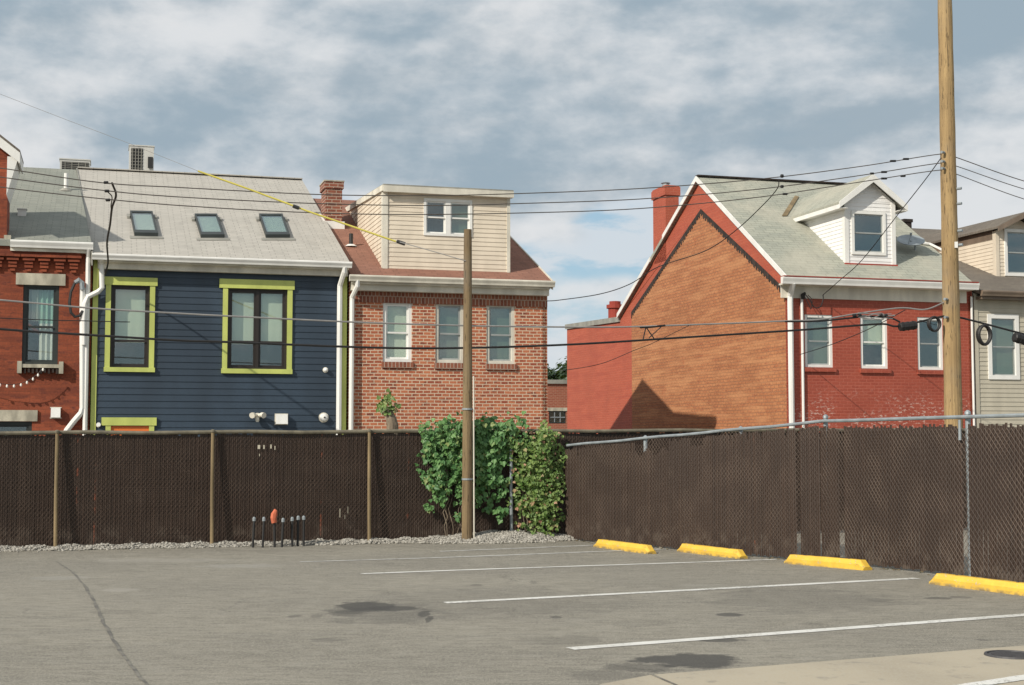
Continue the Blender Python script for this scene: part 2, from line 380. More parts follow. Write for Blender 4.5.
skyc = t.mix(1.0, sky.outputs[0], (.085,.085,.085), 'MULTIPLY')
skyc = t.mix(.6, skyc, (.37,.56,.70))
n4 = t.noise(9, 8, v=t.vec(sx, t.math('ADD', sy, 4.2), t.math('MULTIPLY', sz, 3.2)), rough=.6)
lowc = t.math('MULTIPLY', t.ramp(n4, .47, .60), .8)
skyc = t.mix(lowc, skyc, (.62,.655,.69))
final = t.mix(t.math('MULTIPLY', mask, .93), skyc, cl)
# below the horizon a dull ground tone
final = t.mix(t.ramp(sz, -.02, 0.0, 1, 0), final, (.15,.15,.14))
t.put(bg.inputs['Color'], t.mix(1.0, final, (10, 10, 10), 'MULTIPLY')); bg.inputs['Strength'].default_value = .1
sd = bpy.data.lights.new('sun', 'SUN'); sd.energy = 4.0; sd.angle = R(.6); sd.color = (1, .93, .82)
so = bpy.data.objects.new('sun', sd); COL.objects.link(so); so.rotation_euler = SUN.to_track_quat('-Z', 'Y').to_euler(); so.location = (-20, -20, 30)

# ------------------------------------------------------------------ ground
m = MB(); ys = [-400, -50, 5, 12, 16, 17, 17.5, 18, 18.5, 19, 19.5, 20, 20.5, 21, 22, 30, 60, 150, 1200]
xs = [-900, -100, -20, 0, 20, 100, 900]
for i in range(len(ys)-1):
    for j in range(len(xs)-1):
        m.quad((xs[j], ys[i], gz(ys[i])), (xs[j+1], ys[i], gz(ys[i])), (xs[j+1], ys[i+1], gz(ys[i+1])), (xs[j], ys[i+1], gz(ys[i+1])))
tag(m.build('parking_lot', M['asphalt']), kind='structure')
def strip(name, p, q, width, mat, dz=.004, taper=True, n=24):
    m = MB(); p = Vector(p); q = Vector(q); d = (q-p); d.z = 0; L = d.length; d.normalize(); nn = Vector((-d.y, d.x, 0))*width/2
    pts = []
    for i in range(n+1):
        c_ = p+d*L*i/n; e = 1+rnd.uniform(-.06, .06)
        for sg in (1, -1):
            k = c_+nn*sg*e; k.z = gz(k.y)+dz; pts.append(k)
    base = 0; m.v = pts
    for i in range(n): m.f.append((2*i+1, 2*i+3, 2*i+2, 2*i))
    return m.build(name, mat)
gl = 'white painted parking bay lines'
for (a_, b_, wd, mt, lb) in (((362,574), (775,559.5), .14, 'line', 'white parking line ending between the second and third wheel stops'),
                         ((445,603), (917,578.5), .14, 'line', 'long white parking line in the middle of the lot'),
                         ((570,649), (1100,609.5), .14, 'line', 'nearest long white parking line on the right'),
                         ((300,562), (668,549), .13, 'linef', 'faded parking line ending between first and second wheel stops'),
                         ((440,551.5), (592,545.5), .13, 'linef', 'faint farthest parking line near the gravel'),
                         ((955,690), (1100,668), .14, 'line', 'white line painted on the concrete apron')):
    o = strip('parking_line', gp(*a_), gp(*b_), wd, M[mt], dz=.004 if lb.find('apron') < 0 else .016)
    tag(o, lb, 'painted line', gl, 'structure'); 
# concrete apron
A = [gp(600,686), gp(651,676.5), gp(1024,647), gp(1200,634)]
m = MB(); m.quad(*[Vector((p.x, p.y, .008)) for p in (Vector((A[0].x-.6, 6, 0)), Vector((12, 6, 0)), A[3], A[2], A[1], A[0])])
for i_ in range(len(m.v)): m.v[i_].z = .012
e_ = [Vector((q.x, q.y, .012)) for q in (A[0], A[1], A[2], A[3])]
for p_, q_ in zip(e_[:-1], e_[1:]): m.quad(p_, q_, Vector((q_.x, q_.y, -.02)), Vector((p_.x, p_.y, -.02)))
tag(m.build('concrete_pavement', M['concrete']), kind='structure')
m = MB(); j0 = gp(651,676.5); m.tube([Vector((j0.x, j0.y, .012)), Vector((j0.x+.35, j0.y-1.2, .012)), Vector((j0.x+.9, 6.4, .012))], .010, 4)
tag(m.build('pavement_joint', M['crack']), kind='structure')
p = gp(1012, 657); m = MB(); m.tube([Vector((p.x, p.y, .006)), Vector((p.x, p.y, .018))], .17, 28)
for k in range(-4, 5):
    hw = math.sqrt(max(0, .15**2-(k*.036)**2)); m.box(p.x-hw, p.x+hw, p.y+k*.036-.007, p.y+k*.036+.007, .0175, .022)
r_ = [Vector((p.x+.19*cos(a*pi/14), p.y+.19*sin(a*pi/14), .012)) for a in range(29)]; m.tube(r_, .016, 5)
tag(m.build('manhole_cover', M['iron'], org=(p.x, p.y, 0), hf=False), 'dark round iron cover set in the concrete pavement at right', 'manhole cover')
# old seam in the asphalt
m = MB(); pts = [gp(*q) for q in ((57,562), (72,572), (84,585), (93,600), (103,622), (116,645), (132,668), (155,694))]
P2 = []
for i in range(len(pts)-1):
    for k in range(8): P2.append(pts[i].lerp(pts[i+1], k/8))
for i, q in enumerate(P2):
    wd = .011+.008*rnd.random(); q.x += rnd.uniform(-.008, .008)
    m.v += [Vector((q.x-wd, q.y, q.z+.004)), Vector((q.x+wd, q.y, q.z+.004))]
for i in range(len(P2)-1): m.f.append((2*i, 2*i+2, 2*i+3, 2*i+1))
tag(m.build('pavement_seam', M['crack']), kind='structure')

# ------------------------------------------------------------------ helpers for houses
def cells(a0, a1, z0, z1, holes):
    xs = sorted({a0, a1, *[min(max(h[i], a0), a1) for h in holes for i in (0, 1)]}); zs = sorted({z0, z1, *[min(max(h[i], z0), z1) for h in holes for i in (2, 3)]})
    for i in range(len(xs)-1):
        for j in range(len(zs)-1):
            cx = (xs[i]+xs[i+1])/2; cz = (zs[j]+zs[j+1])/2
            if not any(h[0] < cx < h[1] and h[2] < cz < h[3] for h in holes): yield xs[i], xs[i+1], zs[j], zs[j+1]
def front(m, a0, a1, z0, z1, s, holes, dep=.14):
    for x0, x1, y0, y1 in cells(a0, a1, z0, z1, holes): m.quad((x0, s, y0), (x1, s, y0), (x1, s, y1), (x0, s, y1))
    for h in holes:
        m.quad((h[0], s, h[2]), (h[0], s, h[3]), (h[0], s+dep, h[3]), (h[0], s+dep, h[2]))
        m.quad((h[1], s, h[3]), (h[1], s, h[2]), (h[1], s+dep, h[2]), (h[1], s+dep, h[3]))
        m.quad((h[0], s, h[3]), (h[1], s, h[3]), (h[1], s+dep, h[3]), (h[0], s+dep, h[3]))
        m.quad((h[1], s, h[2]), (h[0], s, h[2]), (h[0], s+dep, h[2]), (h[1], s+dep, h[2]))
def siding(m, lo, hi, z0, z1, pitch, fn, holes=(), lip=.014):
    """clapboards: lo(z)..hi(z) wide, fn(t, z, out) -> point"""
    z = z0
    while z < z1-1e-4:
        zt = min(z+pitch, z1)
        zs = sorted({z, zt, *[q for h in holes for q in (h[2], h[3]) if z < q < zt]})
        for k in range(len(zs)-1):
            b, tt = zs[k], zs[k+1]; ob = lip*(1-(b-z)/pitch); ot = lip*(1-(tt-z)/pitch)
            cz = (b+tt)/2; cuts = []
            for h in holes:
                if h[2] < cz < h[3]: cuts.append((h[0], h[1]))
            cuts.sort(); segs = []; cur = None
            L = [(lo(b), lo(tt))]
            for c0, c1 in cuts: L += [(c0, c0), (c1, c1)]
            L.append((hi(b), hi(tt)))
            for q in range(0, len(L), 2):
                (lb, lt), (rb, rt) = L[q], L[q+1]
                m.quad(fn(lb, b, ob), fn(rb, b, ob), fn(rt, tt, ot), fn(lt, tt, ot))
                if b == z: m.quad(fn(lb, b, 0), fn(rb, b, 0), fn(rb, b, ob), fn(lb, b, ob))
        z = zt
def rect(x0, y0, x1, y1, s):      # a picture box surveyed onto facade plane s
    xm, ym = (x0+x1)/2, (y0+y1)/2
    return (hs(x0, ym, s)[0], hs(x1, ym, s)[0], hs(xm, y1, s)[1], hs(xm, y0, s)[1])
def frame_mb(m, r, w_, s0, s1):
    a0, a1, z0, z1 = r
    m.box(a0, a1, s0, s1, z1-w_, z1); m.box(a0, a1, s0, s1, z0, z0+w_)
    m.box(a0, a0+w_, s0, s1, z0+w_, z1-w_); m.box(a1-w_, a1, s0, s1, z0+w_, z1-w_)
def window(parent, r, s, fm, fw=.06, rail=.5, cols=1, rails_m=None, gm='glass', blind='blind', bl=1.0, label=None, sashw=.035, extra=None):
    """double hung window: frame > sash, pane, blind; s = plane of the frame's face, r = outer frame"""
    m = MB(); frame_mb(m, r, fw, s, s+.10)
    a0, a1, z0, z1 = r; ia0, ia1, iz0, iz1 = a0+fw, a1-fw, z0+fw, z1-fw
    if cols == 2:
        am = (a0+a1)/2; m.box(am-fw*.6, am+fw*.6, s, s+.10, iz0, iz1)
    wn = m.build('window', fm, parent)
    if label: wn['label'] = label
    rm = rails_m or fm; sh = MB()
    spans = [(ia0, ia1)] if cols == 1 else [(ia0, am-fw*.6), (am+fw*.6, ia1)]
    zr = iz0+(iz1-iz0)*rail
    for (b0, b1) in spans:
        frame_mb(sh, (b0, b1, zr-sashw/2, iz1), sashw, s+.03, s+.06)
        frame_mb(sh, (b0, b1, iz0, zr+sashw/2), sashw, s+.061, s+.09)
    sh.build('sash', rm, wn)
    for (b0, b1) in spans:
        g = MB(); g.box(b0+sashw, b1-sashw, s+.042, s+.048, zr+sashw/2, iz1-sashw)
        g.box(b0+sashw, b1-sashw, s+.072, s+.078, iz0+sashw, zr-sashw/2); g.build('pane', M[gm], wn)
    if blind:
        b = MB(); zb = iz1-(iz1-iz0)*bl; k = 24
        for (b0, b1) in spans:
            for i in range(k):        # slightly rippled cloth
                u0, u1 = b0+(b1-b0)*i/k, b0+(b1-b0)*(i+1)/k; f = lambda u: s+.13+.0015*sin(u*31)
                b.quad((u0, f(u0), zb), (u1, f(u1), zb), (u1, f(u1), iz1), (u0, f(u0), iz1))
        b.build('blind', M[blind], wn)
    if extra: extra(wn, (ia0, ia1, iz0, iz1), s)
    return wn
def slab(m, p0, p1, p2, p3, th):   # roof plane, four corners of the top, thickness downwards
    m.prism([p0, p1, p2, p3], (0, 0, -th))
def body(parent, a0, a1, ze, sr, zr, sb, zb, mat, left=True, right=True, zf=-.3, name='wall'):
    m = MB(); a0 += .02; a1 -= .02
    def side(a): return [(a, .0, zf), (a, .0, ze), (a, sr, zr), (a, sb, zb), (a, sb, zf)]
    if left: m.prism(side(a0), (.1, 0, 0))
    if right: m.prism([(p[0]-.1, p[1], p[2]) for p in side(a1)], (.1, 0, 0))
    m.box(a0+.1, a1-.1, sb-.1, sb, zf, zb)
    return m.build(name, mat, parent)
def roofpair(parent, a0, a1, s0, z0, sr, zr, sb, zb, mat, th=.12, la=0, ra=0):
    m = MB()
    slab(m, (a0, s0, z0), (a1, s0, z0), (a1+ra, sr, zr), (a0+la, sr, zr), th)
    slab(m, (a0+la, sr, zr), (a1+ra, sr, zr), (a1+ra, sb, zb), (a0+la, sb, zb), th)
    return m.build('roof', mat, parent)
def gutter(parent, a0, a1, s, z, mat, h=.13, d=.12, name='gutter'):   # K-profile, s = face, z = top
    m = MB(); pr = [(s+d, z), (s+.012, z), (s, z-.015), (s, z-.04), (s+.03, z-h*.7), (s+.04, z-h), (s+d, z-h)]
    m.prism([(a0, y, q) for y, q in pr], (a1-a0, 0, 0)); return m.build(name, mat, parent)
def pipe(parent, pts, mat, r=.04, name='downspout', n=8):
    m = MB(); m.tube(pts, r, n); return m.build(name, mat, parent)

# ================================================================== blue house
SB = 0.0
aL = hs(92, 340, SB)[0]; aR = hs(346.5, 340, SB)[0]
zE = hs(228, 262, -.25)[1]
H1 = root('lap_sided_house', (aL, 0, 0), 'navy blue lap sided house with lime green window trim and three skylights', 'house')
sR1 = 8.0; zR1 = ha(305, 178, hs(350, 262, -.3)[0])[1]
zR1 = CAMZ+ (438-175)*(39.2)/F*1.0
w1 = rect(110.5, 285, 149.3, 368, SB); w2 = rect(227.5, 288.5, 287, 369.5, SB); w3 = rect(110.5, 426, 148.5, 470, SB)
m = MB(); holes = [w1, w2, w3]
siding(m, lambda z: aL+.10, lambda z: aR-.06, .6, zE-.02, .142, lambda a, z, o: (a, SB-o, z), holes)
for h in holes: pass
m2 = MB(); m.build('siding', M['navy'], H1)
m = MB(); m.box(aL+.02, aR-.02, SB+.015, SB+.1, -.3, .6); m.build('foundation', M['grey'], H1)
for h in holes:
    m = MB(); frame_mb(m, (h[0]-.03, h[1]+.03, h[2]-.03, h[3]+.03), .03, SB+.0, SB+.16); m.build('window_casing', M['lime'], H1)
body(H1, aL, aR, zE, sR1, zR1, 12, zR1-.2, M['navy'], name='side_wall')
m = MB(); m.box(aL, aL+.11, SB-.03, SB+.05, -.3, zE-.02); m.build('corner_board', M['lime'], H1)
m = MB(); m.box(aR-.10, aR, SB-.03, SB+.05, -.3, zE-.02); m.build('corner_board', M['lime'], H1)
def trim(parent, hd, r, bt, mat, s, side=True):
    # head board, two jambs, sill board
    m = MB(); m.box(hd[0], hd[1], s-.05, s, hd[2], hd[3]); m.build('head_trim', mat, parent)
    for x0, x1 in ((r[0]-.11, r[0]-.002), (r[1]+.002, r[1]+.11)):
        m = MB(); m.box(x0, x1, s-.035, s, bt[3], hd[2]); m.build('side_trim', mat, parent)
    m = MB(); m.box(bt[0], bt[1], s-.06, s, bt[2], bt[3]); m.build('window_sill', mat, parent)
trim(H1, rect(102, 277.5, 157.5, 285.5, SB), w1, rect(103.7, 367.5, 154.8, 372, SB), M['lime'], SB-.016)
trim(H1, rect(219.3, 280, 294.3, 289, SB), w2, rect(221, 369, 292, 373.7, SB), M['lime'], SB-.016)
trim(H1, rect(101.5, 417.5, 156.5, 425.5, SB), w3, rect(103, 470, 155, 474, SB), M['lime'], SB-.016)
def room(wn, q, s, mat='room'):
    m = MB(); m.quad((q[0]-.1, s+.3, q[2]-.1), (q[1]+.1, s+.3, q[2]-.1), (q[1]+.1, s+.3, q[3]+.1), (q[0]-.1, s+.3, q[3]+.1)); m.build('dark_room_sheet', M[mat], wn)  # dark sheet close behind the glass, the room's shade put into its colour
window(H1, w1, SB+.03, M['darkframe'], fw=.045, rail=.32, blind='blind', bl=.70, sashw=.05, label='single dark framed window with lime trim', extra=lambda w_, q, s: room(w_, q, s))
window(H1, w2, SB+.03, M['darkframe'], fw=.05, rail=.33, cols=2, blind='blind', bl=.70, sashw=.05, label='double dark framed window with lime trim', extra=lambda w_, q, s: room(w_, q, s))
m = MB(); a0, a1, z0, z1 = w3; m.box(a0, a1, SB-.012, SB+.07, 0, z1)
for zz in (.15, .55, .95, 1.35): m.box(a0+.08, a1-.08, SB-.024, SB-.0125, zz, zz+.3)
m.build('door', M['orange'], H1)
# roof, gutter
s0 = -.30; aGL = hs(93, 256, s0)[0]; aGR = hs(350, 262, s0)[0]
zG = hs(228, 257.5, s0-.1)[1]
aTL = hs(77.5, 168, sR1)[0]; aTR = hs(302, 178, sR1)[0]
rf = roofpair(H1, aGL, aGR, s0, zG, sR1, zR1, 12.2, zR1-.25, M['sh_blue'], la=aTL-aGL, ra=aTR-aGR)
m = MB(); m.prism([(aGL-.03, s0-.02, zG+.02), (aTL-.03, sR1, zR1+.02), (aTL-.03, sR1, zR1-.26), (aGL-.03, s0-.02, zG-.26)], (.028, 0, 0)); m.build('rake_flashing', M['grey'], H1)
m = MB(); m.box(aTL, aTR, sR1-.12, sR1+.12, zR1+.004, zR1+.03); m.build('ridge_cap', M['sh_blue'], H1)
gutter(H1, aGL-.02, aGR+.03, s0-.13, zG-.005, M['white'])
m = MB(); m.box(aGL+.1, aGR-.02, SB-.16, SB-.02, zG-.30, zG-.13); m.box(aGL+.1, aGR-.02, s0, SB-.16, zG-.17, zG-.13); m.build('frieze_board', M['offwhite'], H1)
# skylights
kz = (zR1-zG)/(sR1-s0)
def roofz(s): return zG+kz*(s-s0)
def on_roof(px, py, zg, k, s_0, lift=0):
    d = ray(px, py); n = Vector((0, -k, 1)); nW = ES*(-k)+Vector((0, 0, 1))
    p0 = W(0, s_0, zg+lift); t_ = (p0-C0).dot(nW)/d.dot(nW); p = C0+d*t_
    return ((p-OH).dot(EA), (p-OH).dot(ES), p.z)
for i, (tl, tr, bl_, br, lb) in enumerate((((130,212),(152.5,212.5),(134.5,234),(158,234.5),'left'), ((194.5,215),(217,215),(201,236),(224.5,236),'middle'), ((259,215),(282.5,215),(266,236),(290,236),'right'))):
    P = [on_roof(*q, zG, kz, s0, .06) for q in (bl_, br, tr, tl)]
    def f(u, v, h):    # u across, v up the slope, in the skylight's own slightly skewed outline
        q0 = Vector(P[0]).lerp(Vector(P[1]), u); q1 = Vector(P[3]).lerp(Vector(P[2]), u); q = q0.lerp(q1, v); return (q.x, q.y, roofz(q.y)+h)
    def piece(u0, u1, v0, v1, h, th):
        m = MB(); m.prism([f(u0, v0, h), f(u1, v0, h), f(u1, v1, h), f(u0, v1, h)], (0, 0, th)); return m
    m = MB()
    for (x0, x1, y0, y1) in ((0, 1, 0, .12), (0, 1, .94, 1), (0, .07, .12, .94), (.93, 1, .12, .94)):
        m.prism([f(x0, y0, -.02), f(x1, y0, -.02), f(x1, y1, -.02), f(x0, y1, -.02)], (0, 0, .12))
    sk = m.build('skylight', M['blackframe'], H1); sk['label'] = {'left': 'leftmost skylight', 'middle': 'middle skylight', 'right': 'rightmost skylight'}[lb]
    piece(.07, .93, .12, .94, .07, .01).build('pane', M['skyglass'], sk)
    piece(.07, .93, .12, .94, .03, .01).build('blind', M['blind'], sk)
    piece(-.2, 1.2, -.09, 0, .006, .012).build('flashing', M['grey'], sk)
    for uu in (-.16, 1.04): piece(uu, uu+.12, .8, .92, .006, .05).build('bracket', M['grey'], sk)
# downspouts
x, z = hs(340, 300, SB-.12); zt = hs(340, 268, SB-.3)[1]
pipe(H1, [(x+.06, s0-.05, zG-.12), (x+.06, s0-.03, zG-.22), (x, SB-.1, zG-.5), (x, SB-.09, zG-.7), (x, SB-.09, -.1)], M['white'], .06)
q = [hs(px, py, SB-.1) for px, py in ((101.5,264), (102,288), (98,292), (88,297), (85,304), (84,318), (84,345))]
pipe(H1, [(q[0][0], s0-.05, zG-.1)]+[(a, SB-.14, z) for a, z in q], M['white'], .055)
# fittings on the wall
r_ = rect(275.5, 414.5, 287, 424, SB)
def hb(name, r, d, mat, label, cat, org=None):
    m = MB(); m.box(r[0], r[1], SB-.02-d, SB-.02, r[2], r[3]); return m, r
v_ = root('vent_hood', ((r_[0]+r_[1])/2, SB, r_[2]), 'square white vent hood low on the navy wall', 'vent')
m = MB(); m.prism([(r_[0], SB-.02, r_[2]), (r_[0], SB-.15, r_[2]), (r_[0], SB-.12, r_[3]), (r_[0], SB-.02, r_[3])], (r_[1]-r_[0], 0, 0)); m.build('hood', M['white'], v_)
m = MB(); m.box(r_[0]-.02, r_[1]+.02, SB-.02, SB-.012, r_[2]-.02, r_[3]+.02); m.build('mounting_plate', M['offwhite'], v_)
for px, py, rr, lb, nm, ct in ((323.5,417.5,.09,'round white vent cap low on the navy wall beside the downspout','exhaust_vent','vent'), (325.3,370,.05,'small white dome light halfway up the navy wall','wall_light','wall light')):
    a, z = hs(px, py, SB); v_ = root(nm, (a, SB, z), lb, ct)
    m = MB(); m.tube([(a, SB-.012, z), (a, SB-.07, z), (a, SB-.10, z), (a, SB-.115, z)], [rr, rr, rr*.8, rr*.3], 18); m.build('cap', M['white'], v_, smooth=False)
    m = MB(); m.disc((a, SB-.014, z), (0, -1, 0), rr*1.25, .01); m.build('mounting_plate', M['offwhite'], v_)
    if rr > .06:
        m = MB(); m.disc((a+.01, SB-.117, z-.0), (0, -1, 0), rr*.22, .006); m.build('nozzle', M['black'], v_)
a, z = hs(257, 417, SB); v_ = root('floodlight', (a, SB, z), 'twin headed white floodlight on the navy wall', 'floodlight')
m = MB(); m.disc((a, SB-.012, z+.02), (0, -1, 0), .07, .05); m.build('base', M['offwhite'], v_)
for sg in (-1, 1):
    m = MB(); m.tube([(a+sg*.03, SB-.06, z+.03), (a+sg*.09, SB-.13, z+.05), (a+sg*.13, SB-.2, z+.03)], [.035, .05, .065], 12); m.build('lamp_head', M['offwhite'], v_)
m = MB(); m.tube([(a, SB-.06, z), (a, SB-.1, z-.07), (a, SB-.1, z-.11)], [.03, .045, .03], 10); m.build('motion_sensor', M['offwhite'], v_)
a, z = hs(98.5, 425, SB); v_ = root('garden_light', (a, SB, z), 'tiny white light on the lime corner board above the fence', 'light')
m = MB(); m.tube([(a, SB-.03, z), (a, SB-.09, z+.01)], [.03, .045], 10); m.build('lamp_head', M['white'], v_)
m = MB(); m.disc((a, SB-.03, z), (0, -1, 0), .05, .01); m.build('base', M['offwhite'], v_)
# condensers behind the ridge
def ac(x0, y0, x1, y1, xs_, s, label):
    a0, zt = hs(x0, y0, s); a1, zb = hs(x1, y1, s); am = hs(xs_, y0, s)[0]; d = .8
    v_ = root('air_conditioner', ((a0+a1)/2, s, zb-.5), label, 'air conditioner', 'condensers on the roof')
    m = MB(); m.box(a0, a1, s, s+d, zb-.5, zt-.03); m.box(a0-.02, a1+.02, s-.02, s+d, zt-.03, zt); m.build('casing', M['acgrey'], v_)
    m = MB(); n = 12; g0, g1 = a0+.05, am
    m.box(g0, g1, s-.008, s-.003, zb-.4, zt-.09); m.build('grille_backing', M['black'], v_)
    m = MB()
    for i in range(n):
        zz = zb-.38+(zt-.12-zb+.38)*i/(n-1); m.box(g0, g1, s-.022, s-.012, zz, zz+.012)
    for i in range(4):
        aa = g0+(g1-g0)*(i+.5)/4; m.box(aa-.008, aa+.008, s-.03, s-.023, zb-.4, zt-.1)
    m.build('grille', M['grey'], v_)
    return v_, a0, a1, zb, zt
v_, a0, a1, zb, zt = ac(129.5, 144.5, 153.5, 172, 143, 9.5, 'tall grey condenser with louvred side behind the pale grey roof ridge')
m = MB(); m.box(a1-.16, a1-.02, 9.45, 9.48, zb+.1, zb+.42); m.build('access_panel', M['black'], v_)
ac(60, 158, 90, 170, 89, 9.3, 'low wide condenser behind the ridge at the roof step')

# ================================================================== left brick house
aE = aL-.02; a_l = hs(-260, 340, 0)[0]
H0 = root('brick_house', (aE-3, 0, 0), 'dark rust red brick house with brick corbels, cut off at the left edge', 'house')
zG0 = hs(54, 241.5, -.2)[1]
wA = rect(22.5, 284, 58.5, 365, 0); wB = rect(-20, 421.5, 31.5, 470, 0)
m = MB(); front(m, a_l, aE, -.3, zG0-.05, 0, [wA, wB]); m.build('wall', M['brick_left'], H0)
body(H0, a_l, aE, zG0-.1, 8, zR1-.35, 12, zR1-.5, M['brick_left'], name='side_wall')
r_ = rect(16, 273.7, 65.5, 285.2, 0); m = MB(); m.box(r_[0], r_[1], -.04, .1, r_[2], r_[3]); m.build('lintel', M['stone'], H0)
r_ = rect(-30, 410, 37.5, 421.2, 0); m = MB(); m.box(r_[0], r_[1], -.04, .1, r_[2], r_[3]); m.build('lintel', M['stone'], H0)
def curt(wn, q, s):
    m = MB(); k = 20
    for (u0, u1, zb, zt, mt) in ((.45, .95, 0, .52, 'curtain'), (.42, .98, .52, 1, 'curtgreen'), (.05, .5, .55, 1, 'blindd')):
        m = MB(); A0 = q[0]+(q[1]-q[0])*u0; A1 = q[0]+(q[1]-q[0])*u1
        for i in range(k):
            b0 = A0+(A1-A0)*i/k; b1 = A0+(A1-A0)*(i+1)/k; f = lambda u: s+.13+.02*sin(u*60)
            m.quad((b0, f(b0), q[2]+(q[3]-q[2])*zb), (b1, f(b1), q[2]+(q[3]-q[2])*zb), (b1, f(b1), q[2]+(q[3]-q[2])*zt), (b0, f(b0), q[2]+(q[3]-q[2])*zt))
        m.build('curtain', M[mt], wn)
window(H0, wA, .04, M['blackframe'], fw=.07, rail=.47, blind=None, sashw=.045, extra=curt)
window(H0, wB, .04, M['blackframe'], fw=.07, rail=.5, blind='room', sashw=.045)  # no blind here: a dark sheet whose colour holds the shade of the opening
r_ = rect(18.5, 364.5, 63.5, 368, 0); m = MB(); m.box(r_[0], r_[1], -.14, .06, r_[2], r_[3]); sl = m.build('window_sill', M['stone'], H0)
m = MB(); k = 11
for i in range(k):
    aa = r_[0]+.03+(r_[1]-r_[0]-.1)*i/(k-1); m.box(aa, aa+.045, -.12, 0.0, r_[2]-.10-.02*(i % 2), r_[2])
m.build('sill_teeth', M['tar'], sl)
for px in (19.5, 61): 
    a = hs(px, 368, 0)[0]; m = MB(); m.box(a-.04, a+.05, -.155, 0.0, r_[2]-.12, r_[3]+.06); m.build('sill_bracket', M['stone'], sl)
r_ = rect(51, 408, 60.5, 417.5, 0)
v_ = root('vent_hood', ((r_[0]+r_[1])/2, 0, r_[2]), 'square white vent hood low on the rust red brick wall', 'vent')
m = MB(); m.prism([(r_[0], -.002, r_[2]), (r_[0], -.13, r_[2]), (r_[0], -.10, r_[3]), (r_[0], -.002, r_[3])], (r_[1]-r_[0], 0, 0)); m.build('hood', M['white'], v_)
m = MB(); m.box(r_[0]-.02, r_[1]+.02, -.012, -.002, r_[2]-.02, r_[2]-.001); m.box(r_[0]-.02, r_[1]+.02, -.012, -.002, r_[3]+.001, r_[3]+.02); m.build('mounting_plate', M['offwhite'], v_)
# corbel table
m = MB(); zc = zG0-.12
m.box(a_l, aE-.25, -.10, 0, zc-.16, zc); m.build('cornice', M['brick_left'], H0)
for px in (-17, -2, 13, 29, 44.5, 60, 74):
    a = hs(px, 258, 0)[0]; m = MB()
    for k, (hw, d) in enumerate(((.155, .15), (.12, .12), (.085, .09), (.085, .07), (.05, .05))):
        zt = zc-.161-k*.075; m.box(a-hw, a+hw, -d, 0, zt-.055, zt)
    m.build('corbel', M['brick_left'], H0)
# roof
sg0 = -.15; aW = hs(11, 240, 0)[0]
m = MB(); m.prism([(a_l, sg0, zG0), (aGL-.035, sg0, zG0), (aTL-.035, 8, zR1-.03), (a_l, 8, zR1-.03)], (0, 0, -.12))
m.prism([(a_l, 8, zR1-.03), (aTL-.035, 8, zR1-.03), (aTL-.035, 12.2, zR1-.3), (a_l, 12.2, zR1-.3)], (0, 0, -.12)); m.build('roof', M['sh_left'], H0)
gutter(H0, aW, aGL+.0, sg0-.13, zG0, M['white'], h=.15)
m = MB(); m.box(aW, aGL-.02, sg0-.02, -.002, zG0-.22, zG0-.155); m.build('frieze_board', M['offwhite'], H0)
k0 = (zR1-.03-zG0)/(8-sg0)
a, s_, z = on_roof(66, 190, zG0, k0, sg0); m = MB(); m.tube([(a, s_, z-.1), (a, s_, z+.42)], .055, 12)
vp = m.build('vent_pipe', M['white'], H0); m = MB(); m.tube([(a, s_, z-.02), (a, s_-.01, z+.05)], [.17, .08], 12); m.build('flashing', M['grey'], vp)
a, s_, z = on_roof(22, 215, zG0, k0, sg0); m = MB(); m.box(a-.09, a+.09, s_-.1, s_+.12, z-.08, z+.12); m.box(a-.11, a+.11, s_-.12, s_+.14, z+.12, z+.135); m.build('roof_vent', M['white'], H0)
# taller gabled storey at the far left
aT = hs(7.5, 200, 0)[0]; zTe = hs(20, 152, -.3)[1]; zbase = zG0-.1
m = MB(); a_t = aT-3.9; zpk = zTe+1.5
m.prism([(a_t, -.02, zG0-.3), (aT, -.02, zG0-.3), (aT, -.02, zTe+.1), ((a_t+aT)/2, -.02, zpk+.1), (a_t, -.02, zTe+.1)], (0, .8, 0)); m.build('upper_storey', M['brick_left'], H0)
ov = hs(20.5, 150, -.3)[0]-aT; am = (a_t+aT)/2; sl_ = (zpk-zTe)/(aT-am)
m = MB(); zlo = zTe+.1-ov*sl_
m.prism([(am, -.45, zpk+.16), (aT+ov, -.45, zlo+.06), (aT+ov, .95, zlo+.06), (am, .95, zpk+.16)], (0, 0, .05))
m.prism([(am, -.45, zpk+.16), (am, .95, zpk+.16), (a_t-ov, .95, zlo+.06), (a_t-ov, -.45, zlo+.06)], (0, 0, .05)); m.build('upper_roof', M['sh_tan'], H0)
m = MB(); m.prism([(am, -.44, zpk+.155), (aT+ov, -.44, zlo+.055), (aT+ov, -.44, zlo-.16), (am, -.44, zpk-.08)], (0, .04, 0)); m.build('rake_board', M['white'], H0)
m = MB(); m.prism([(aT+ov, -.40, zlo-.16), (aT+ov, .9, zlo-.16), (aT+ov, .9, zlo+.055), (aT+ov, -.40, zlo+.055)], (-.03, 0, 0)); m.build('fascia', M['white'], H0)
m = MB(); m.prism([(aT+ov-.03, -.40, zlo-.03), (aT+.002, -.40, zlo-.03), (aT+.002, -.40, zlo-.85)], (0, 1.2, 0)); m.build('eave_bracket', M['white'], H0)
m = MB(); m.box(aT-.05, aW, -.06, .3, zG0-.25, zG0+.12); m.build('stone_cap', M['stone'], H0)
